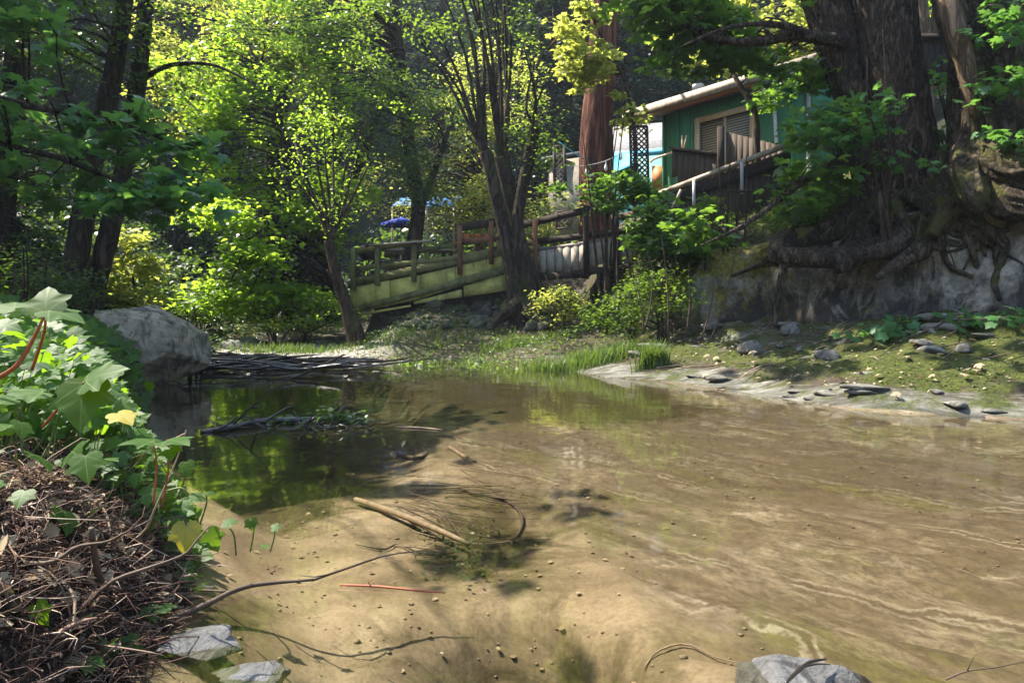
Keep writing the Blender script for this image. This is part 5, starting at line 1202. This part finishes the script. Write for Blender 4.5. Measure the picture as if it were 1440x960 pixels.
# ------------------------------------------------------------------ left bank: root mat, ivy
def m_mat():
    m, t = newmat('root_mat'); n = N(t); rnd = n('NewGeometry').outputs['Random Per Island']
    c = n.ramp(rnd, [(0, (.016, .009, .007)), (.5, (.075, .038, .026)), (.85, (.19, .11, .075)), (1, (.48, .37, .28))]); n.out(c, .8, None); return m
M['mat'] = m_mat()
mb = MB()
def on_bank(x_, y_): return V3(x_, y_, Hs(x_, y_))
cnt = 0
while cnt < 9500:
    y_ = R.uniform(1.0, 2.25); sx_ = np.interp(y_, SH[::-1][:0:-1, 1][:1].tolist()+[1.1, 1.5, 1.9, 2.3], [-.85, -.85, -.88, -.96, -1.12]) if False else np.interp(y_, [.4, 1.1, 1.5, 1.9, 2.3], [-1.0, -.85, -.88, -.96, -1.12])
    x_ = sx_-abs(R.normal(0, .33))+.05; q = on_bank(x_, y_)+V3(0, 0, R.uniform(-.01, .045))
    Ln = R.uniform(.02, .085)*(2.2 if R.rand() < .10 else 1); a_ = R.uniform(0, 6.28)
    d = V3(math.cos(a_)*.8+.25, math.sin(a_)*.6-.2, R.uniform(-.6, .45)).normalized()*Ln
    b_ = V3(*R.normal(size=3))*Ln*.22; r_ = R.uniform(.0006, .0018)*(1.8 if R.rand() < .1 else (3.5 if R.rand() < .02 else 1))
    mb.tube([q, q+d*.5+b_, q+d+b_*.3], [r_, r_, r_*.4], 3, 4); cnt += 1
tag(mb.build('root_mat', M['mat']), 'matted reddish dead roots and needles covering the near left bank', 'root mat', kind='stuff')
# larger loose roots
for k in range(26):
    y_ = R.uniform(1.15, 1.95); x_ = np.interp(y_, [1.1, 1.5, 1.9], [-.85, -.88, -.96])-R.uniform(0, .35); q = on_bank(x_, y_)+V3(0, 0, .03)
    pts_ = [q]; d = V3(R.uniform(-.3, .8), R.uniform(-.8, .1), R.uniform(-.7, .2)).normalized()
    for j in range(5):
        d = (d+V3(*R.normal(size=3))*.35).normalized(); nq = pts_[-1]+d*R.uniform(.04, .09); nq.z = max(nq.z, Hs(nq.x, nq.y)+.012, .003); pts_.append(nq)
    rr_ = R.uniform(.002, .0055); stick('dead_root', pts_, np.linspace(rr_, rr_*.3, 6), 'twig' if k % 3 else 'twig_pale', 'wiry dead root trailing from the near left bank', 'dead roots on the near left bank', n=6, cat='root')
# dead leaf litter on the mound
pp = []
while len(pp) < 950:
    y_ = R.uniform(1.1, 3.2); x_ = np.interp(y_, [1.1, 1.5, 1.9, 3.2], [-.85, -.88, -.96, -1.7])-abs(R.normal(0, .4)); pp.append((x_, y_, Hs(x_, y_)+R.uniform(.01, .05)))
pp = np.array(pp); v_, f_, u_ = leaves(T_WIDE, pp, R.normal(size=pp.shape)*.6+[0, -.2, 1], R.normal(size=pp.shape), R.uniform(.015, .05, len(pp)))
tag(leaf_mesh('leaf_litter', [(v_, f_, u_)], M['litter']), 'brown dead leaf litter strewn over the near left bank', 'leaf litter', kind='stuff')

def shore_x(y_): return np.interp(y_, [1.1, 1.5, 1.9, 2.3, 3.1, 4.4, 5.6, 7.2, 7.9], [-.85, -.88, -.96, -1.12, -1.62, -2.45, -3.0, -3.9, -4.5])
def ivy(label, n, yr, inl, hm, size, seed):
    r = np.random.RandomState(seed); P_, G_ = [], []
    while len(P_) < n:
        y_ = r.uniform(*yr); x_ = shore_x(y_)+.07-inl*r.rand()**.8
        if x_/y_ < -.80: continue
        g_ = Hs(x_, y_); edge = np.clip((shore_x(y_)+.1-x_)/.35, .12, 1)
        z_ = max(g_, .02)+.02+hm*edge*r.rand()**.8
        P_.append((x_, y_, z_)); G_.append((x_+r.normal()*.05-.04, y_+r.normal()*.05, max(g_, 0)))
    P_ = np.array(P_); t = empty('ivy', (P_[:, 0].mean(), P_[:, 1].mean(), G_[0][2]), label, 'ivy', 'ivy plants on the left bank')
    nr = r.normal(size=P_.shape)*.42+[.15, -.38, .9]; dr = r.normal(size=P_.shape)*.7+[.5, -.5, -.25]
    s_2 = size*r.uniform(.45, 1.2, n)
    leaf_mesh('leaves', [leaves(T_IVY, P_, nr, dr, s_2)], M['ivy'], t, True)
    mb = MB()
    for k in range(0, n, 2):
        a_ = np.array(G_[k]); b_ = P_[k]; m_ = (a_+b_)/2+r.normal(size=3)*.02; mb.tube([a_, m_, b_], [.0022, .0018, .0013], 4, 6)
    mb.build('stems', M['stem_green'], t); return t
ivy('dense ivy right at the front of the left bank above the roots', 480, (1.95, 2.5), .85, .30, .062, 1)
ivy('ivy bank reaching the water edge behind the nearest leaves', 900, (2.4, 3.4), 1.4, .27, .068, 2)
ivy('ivy covering the bank midway towards the boulder', 900, (3.3, 5.0), 2.0, .30, .085, 3)
ivy('ivy on the far part of the bank beside the boulder', 800, (4.9, 7.6), 2.6, .30, .09, 4)
ivy('low ivy on the root mat at the left picture edge', 20, (1.35, 1.8), .6, .16, .07, 5)
# single big leaves on their own stalks
hv = empty('ivy', P(60, 640, 1.5), 'nearest ivy vine with big sunlit leaves on red stalks', 'ivy', 'ivy plants on the left bank')
def hero(px, py, Y, size, nrm, dr, mat='ivy', stalk=None, sm='stem_red', label=None):
    q = P(px, py, Y); v_, f_, u_ = leaves(T_IVY, np.array([tuple(q)]), np.array([nrm], float), np.array([dr], float), np.array([size*.8]))
    o = leaf_mesh('leaf', [(v_, f_, u_)], M[mat], hv, True, True)
    if label: o['label'] = label
    if stalk:
        mb = MB(); e = P(*stalk); mb.tube([q, (q+e)/2+V3(.01, 0, .015), e], [.0018, .0025, .003], 6, 10); mb.build('stalk', M[sm], hv)
hero(64, 438, 1.25, .085, (.1, -.75, .65), (-.2, .2, .6), stalk=(45, 520, 1.3)); hero(68, 436, 1.25, .085, (.25, -.25, .95), (.9, -.1, .1)); hero(20, 432, 1.22, .075, (0, -.3, .9), (-.8, .1, -.1))
hero(30, 470, 1.25, .07, (.2, .4, .9), (-.6, -.4, -.1), 'ivy'); hero(-4, 455, 1.15, .05, (.2, -.5, .8), (.7, 0, -.1), 'ivy')
hero(118, 538, 1.3, .115, (.15, -.85, .5), (.1, -.2, -.6), stalk=(60, 600, 1.35)); hero(120, 536, 1.3, .10, (-.3, -.55, .75), (.9, .0, .35)); hero(60, 550, 1.3, .09, (.1, -.2, 1), (-.5, -.6, -.1)); hero(20, 560, 1.25, .08, (.1, -.15, 1), (-.8, -.5, -.1))
hero(165, 580, 1.5, .07, (.2, -.3, .9), (.8, -.5, 0), 'ivy_yellow', label='yellow ivy leaf'); hero(215, 620, 1.75, .095, (.1, -.05, 1), (-.6, -.4, .05), stalk=(215, 710, 1.75)); hero(235, 618, 1.75, .10, (-.05, -.12, 1), (.8, -.4, .0), stalk=(228, 712, 1.8)); hero(238, 628, 1.75, .06, (.1, -.5, .8), (.3, -.5, -.3))
hero(262, 650, 1.8, .05, (.2, -.8, .5), (.2, -.2, -.6), stalk=(250, 700, 1.85), sm='stem_green'); hero(265, 698, 1.8, .06, (.1, -.3, .9), (.9, -.1, 0), stalk=(235, 690, 1.8), sm='stem_green'); hero(290, 693, 1.85, .035, (0, -.2, 1), (.9, 0, 0), stalk=(280, 740, 1.9), sm='stem_green')
hero(262, 738, 1.7, .085, (.15, -.95, .25), (0, -.1, -1), 'ivy_yellow', label='large yellow spotted ivy leaf', stalk=(240, 730, 1.7), sm='twig'); hero(292, 748, 1.75, .07, (.5, -.75, .3), (.4, 0, -.7)); hero(285, 758, 1.75, .06, (0, -.3, .9), (-.4, -.5, -.1))
hero(315, 735, 1.95, .05, (0, -.35, .9), (.8, 0, .3), stalk=(332, 780, 2.0), sm='stem_green'); hero(352, 730, 2.0, .045, (.5, -.7, .5), (.1, 0, -.8), stalk=(352, 775, 2.0), sm='stem_green'); hero(383, 742, 2.0, .035, (0, -.5, .8), (.7, 0, .4), stalk=(380, 775, 2.0), sm='stem_green'); hero(375, 768, 2.0, .03, (0, -.2, 1), (-.7, .3, 0))
hero(35, 690, 1.3, .05, (.1, -.5, .8), (.1, -.4, -.5)); hero(145, 645, 1.5, .05, (0, 0, 1), (.8, -.2, 0)); hero(12, 600, 1.25, .075, (.1, -.1, 1), (-.7, -.6, .1)); hero(120, 640, 1.45, .08, (.2, -.7, .6), (.2, -.2, -.5))
mb = MB(); mb.tube(PX([(-10, 535, 1.25), (22, 515, 1.25), (45, 480, 1.25), (62, 445, 1.25)]), [.005, .0042, .0035, .002], 8, 20); mb.build('main_stem', M['stem_red'], hv, True)

# ------------------------------------------------------------------ grasses, ground plants, fallen leaves
def grass(label, cpx, cy_, w_, n_, hh, seed):
    r = np.random.RandomState(seed); x0 = (cpx-720)/960*cy_; Vv, Ff = [], []
    for k in range(n_):
        x_, y_ = x0+r.normal()*w_, cy_+r.normal()*w_*.45; b_ = np.array((x_, y_, max(Hs(x_, y_), -.02)-.01)); a_ = r.uniform(0, 6.28); l_ = hh*r.uniform(.5, 1.2); o_ = np.array((math.cos(a_), math.sin(a_), 0)); sd2 = np.array((-o_[1], o_[0], 0))*.006
        lean = r.uniform(.15, .7); i0 = len(Vv)
        for j in range(5):
            f = j/4; c_2 = b_+o_*lean*l_*f**1.8+np.array((0, 0, l_*(f-.32*lean*f**2.5))); ww = (1-f**1.5)*1+.04
            Vv += [c_2-sd2*ww, c_2+sd2*ww]
        Ff += [(i0+2*j, i0+2*j+1, i0+2*j+3, i0+2*j+2) for j in range(4)]
    o = mesh_np('grass_clump', np.array(Vv), np.array(Ff).ravel(), np.full(len(Ff), 4), M['grass']); tag(o, label, 'grass clump', 'grass clumps at the right waterline')
grass('wide bright grass clump at the pool edge left of the tuft', 800, 9.6, .32, 900, .24, 1); grass('middle grass clump sloping to the water', 862, 9.3, .26, 700, .24, 2); grass('single upright grass tuft standing at the waterline', 918, 8.45, .085, 520, .36, 3)
grass('faint grass strip on the mossy shore near the forked tree', 720, 11.9, .35, 700, .18, 4); grass('thin pale grass at the gravel bar below the ramp end', 400, 12.4, .5, 700, .20, 5)
grass('sparse grass among the stones below the ramp', 560, 13.0, .6, 600, .18, 6)
def cover(name, label, n_, fn, lm, size, tmpl, up=.04):
    pp = np.array([fn() for _ in range(n_)]); pp[:, 2] = H(pp[:, 0], pp[:, 1])+R.uniform(.01, up, n_)
    v_, f_, u_ = leaves(tmpl, pp, R.normal(size=pp.shape)*.45+[0, -.2, 1], R.normal(size=pp.shape), size*R.uniform(.5, 1.3, n_)); o = leaf_mesh(name, [(v_, f_, u_)], M[lm]); tag(o, label, 'ground cover', kind='stuff')
def f1():
    px = R.uniform(480, 960); Yd = R.uniform(11.5, 14.8) if px < 800 else R.uniform(9.2, 12.5); return ((px-720)/960*Yd, Yd, 0)
cl3 = [((R.uniform(490, 960)-720)/960, R.uniform(10, 14.4)) for _ in range(46)]
def f3():
    a_, b_ = cl3[R.randint(len(cl3))]; return (a_*b_+R.normal()*.28, b_+R.normal()*.2, 0)
cover('ground_cover', 'leafy weeds creeping over the slope below the ramp', 5200, f3, 'leaf_mid', .06, T_QUAD, .22)
def f4():
    t_ = R.rand(); i = int(t_*(len(s)-1)); return (cx[i]-nx[i]*R.uniform(.3, 1.6), cyy[i]-ny[i]*R.uniform(.3, 1.6), 0)
cover('ground_cover', 'mossy leaf cover along the top of the rock face', 5000, f4, 'leaf_mid', .06, T_QUAD, .2)
cover('ground_cover', 'low plants on the forest floor at the far left bank', 5000, lambda: ((R.uniform(-10, -5.4)), R.uniform(8.5, 18), 0), 'leaf_bay', .09, T_QUAD, .25)
def f5():
    k = R.rand(); q = W(R.uniform(262, 360), 500); return (R.uniform(-6.8, -5.2), R.uniform(8.4, 12.5), 0)
for nm, lb_, cs, n_ in (('creeping_ivy', 'dark ivy patch at the foot of the rock face', [(1245, 462, 7.6), (1272, 455, 7.7), (1228, 470, 7.5)], 70), ('creeping_ivy', 'thin ivy trail along the rock foot at the right edge', [(1340, 450, 7.3), (1390, 448, 7.1), (1430, 445, 6.9)], 50)):
    pp = np.array([tuple(P(*c_3)) for c_3 in cs])[R.randint(3, size=n_)]+R.normal(size=(n_, 3))*[.16, .1, .035]; pp[:, 2] = np.maximum(pp[:, 2], H(pp[:, 0], pp[:, 1])+.02)
    t = empty(nm, pp.mean(0), lb_, 'ivy'); leaf_mesh('leaves', [leaves(T_IVY, pp, R.normal(size=pp.shape)*.4+[-.1, -.4, .8], R.normal(size=pp.shape), R.uniform(.06, .11, n_))], M['leaf_shade'], t)
    mb = MB(); mb.tube([P(*c_3) for c_3 in cs], .006, 5); mb.build('stem', M['twig'], t)
def f6():
    while True:
        px = R.uniform(900, 1440); Yd = R.uniform(5.6, 10.5); x_ = (px-720)/960*Yd
        if sdist(np.array([x_]), np.array([Yd]))[0] > .35 and fbm(np.array([x_*1.5]), np.array([Yd*1.5]), 0, 2, 9)[0]+R.normal()*.15 > .02: return (x_, Yd, 0)
cover('leaf_litter', 'brown leaf litter and bark scraps on the right bank', 800, f6, 'litter', .028, T_WIDE, .012)
cover('ground_cover', 'tiny moss tufts dotted over the right bank', 2600, f6, 'moss_clump', .028, T_QUAD, .012)
# fallen maple leaves on the right bank
fl = []
TVm, TFm = T_MAPLE
for k in range(3):
    v_, f_, u_ = leaves(T_MAPLE, np.array([(0, 0, 60.)]), np.array([(R.uniform(-.3, .3), R.uniform(-.3, .3), 1)]), np.array([(0, 1, 0.)]), np.array([.11])); o = leaf_mesh('fallen_leaf', [(v_, f_, u_)], M['litter']); tag(o, 'pale fallen maple leaf on the mossy right bank', 'leaf', 'fallen leaves on the right bank'); fl.append(o)
pts = []
while len(pts) < 90:
    px = R.uniform(930, 1440); Yd = R.uniform(5.6, 9.6); x_ = (px-720)/960*Yd
    if sdist(np.array([x_]), np.array([Yd]))[0] > .1 and cliff_d(np.array([x_]), np.array([Yd]))[0] < -.2: pts.append((x_, Yd))
for k, (x_, y_) in enumerate(pts):
    o = fl[k] if k < 3 else copy_tree(fl[k % 3]); o.location = (x_, y_, Hs(x_, y_)+.035); o.rotation_euler = (R.uniform(-.4, .3), R.uniform(-.3, .3), R.uniform(0, 6)); s0 = R.uniform(.35, .8); o.scale = (s0,)*3
# loose twigs and thin hanging roots on the right
for k in range(34):
    px = R.uniform(930, 1430); Yd = R.uniform(7.2, 9.6); x_ = (px-720)/960*Yd
    if cliff_d(np.array([x_]), np.array([Yd]))[0] > -.1: Yd -= 1.5; x_ = (px-720)/960*Yd
    a_ = R.uniform(-.7, .7); Ln = R.uniform(.1, .45); q = V3(x_, Yd, Hs(x_, Yd)+.03); d = V3(math.cos(a_), math.sin(a_), 0)*Ln; e = q+d; e.z = Hs(e.x, e.y)+.04; f_ = q-d; f_.z = Hs(f_.x, f_.y)+.03
    stick('bank_twig', [f_, q, e], [.004, R.uniform(.005, .011), .003], 'twig' if k % 3 else 'twig_pale', 'loose dead twig on the ledge below the rock face', 'twigs on the right bank', n=5, cat='twig')
for px0, py0, Y0, px1, py1 in ((1255, 270, 8.6, 1235, 380), (1262, 280, 8.5, 1250, 360), (1195, 300, 9.0, 1150, 355), (1210, 310, 8.9, 1192, 352), (1225, 290, 8.8, 1205, 345), (1300, 290, 8.2, 1290, 400), (1330, 300, 8.1, 1345, 380)):
    stick('hanging_root', [P(px0, py0, Y0), P((px0+px1)/2+R.uniform(-10, 10), (py0+py1)/2, Y0-.25), P(px1, py1, Y0-.35)], [.014, .011, .004], 'root', 'thin root hanging down the rock face under the twin trunks', 'hanging roots on the rock face', n=6, cat='root')
# thin bare saplings on the right shore
for px, py, Yd, tx, tyy in ((905, 470, 9.4, 893, 395), (905, 470, 9.4, 918, 380), (985, 480, 8.9, 1005, 390), (1000, 478, 8.9, 1035, 350), (965, 472, 9.2, 968, 370), (940, 475, 9.2, 930, 330)):
    stick('bare_sapling', [P(px, py, Yd), P((px+tx)/2+4, (py+tyy)/2, Yd), P(tx, tyy, Yd)], [.014, .010, .005], 'twig', 'thin bare sapling stem at the right shore', 'bare sapling stems on the right shore', n=6, cat='sapling')

for o in list(C.objects):
    if o.parent is None and o.get('category') and not o.get('kind'): o['kind'] = 'thing'
    if o.name.startswith('grass_clump') and ('strip' in o['label'] or 'thin' in o['label'] or 'sparse' in o['label']): o['kind'] = 'stuff'

hz = MB(); x0, x1, y0, y1, z0, z1 = -80, 80, -80, 80, -2.0, 80
hz.hexa([(x0, y0, z0), (x1, y0, z0), (x1, y1, z0), (x0, y1, z0), (x0, y0, z1), (x1, y0, z1), (x1, y1, z1), (x0, y1, z1)])
mh, th_ = newmat('haze_air'); nh = N(th_); pv = nh('VolumePrincipled', {'Color': (.74, .85, 1, 1), 'Density': .0007, 'Anisotropy': .2}); nh('OutputMaterial', {'Volume': pv.outputs[0]})
tag(hz.build('haze', mh), kind='stuff')
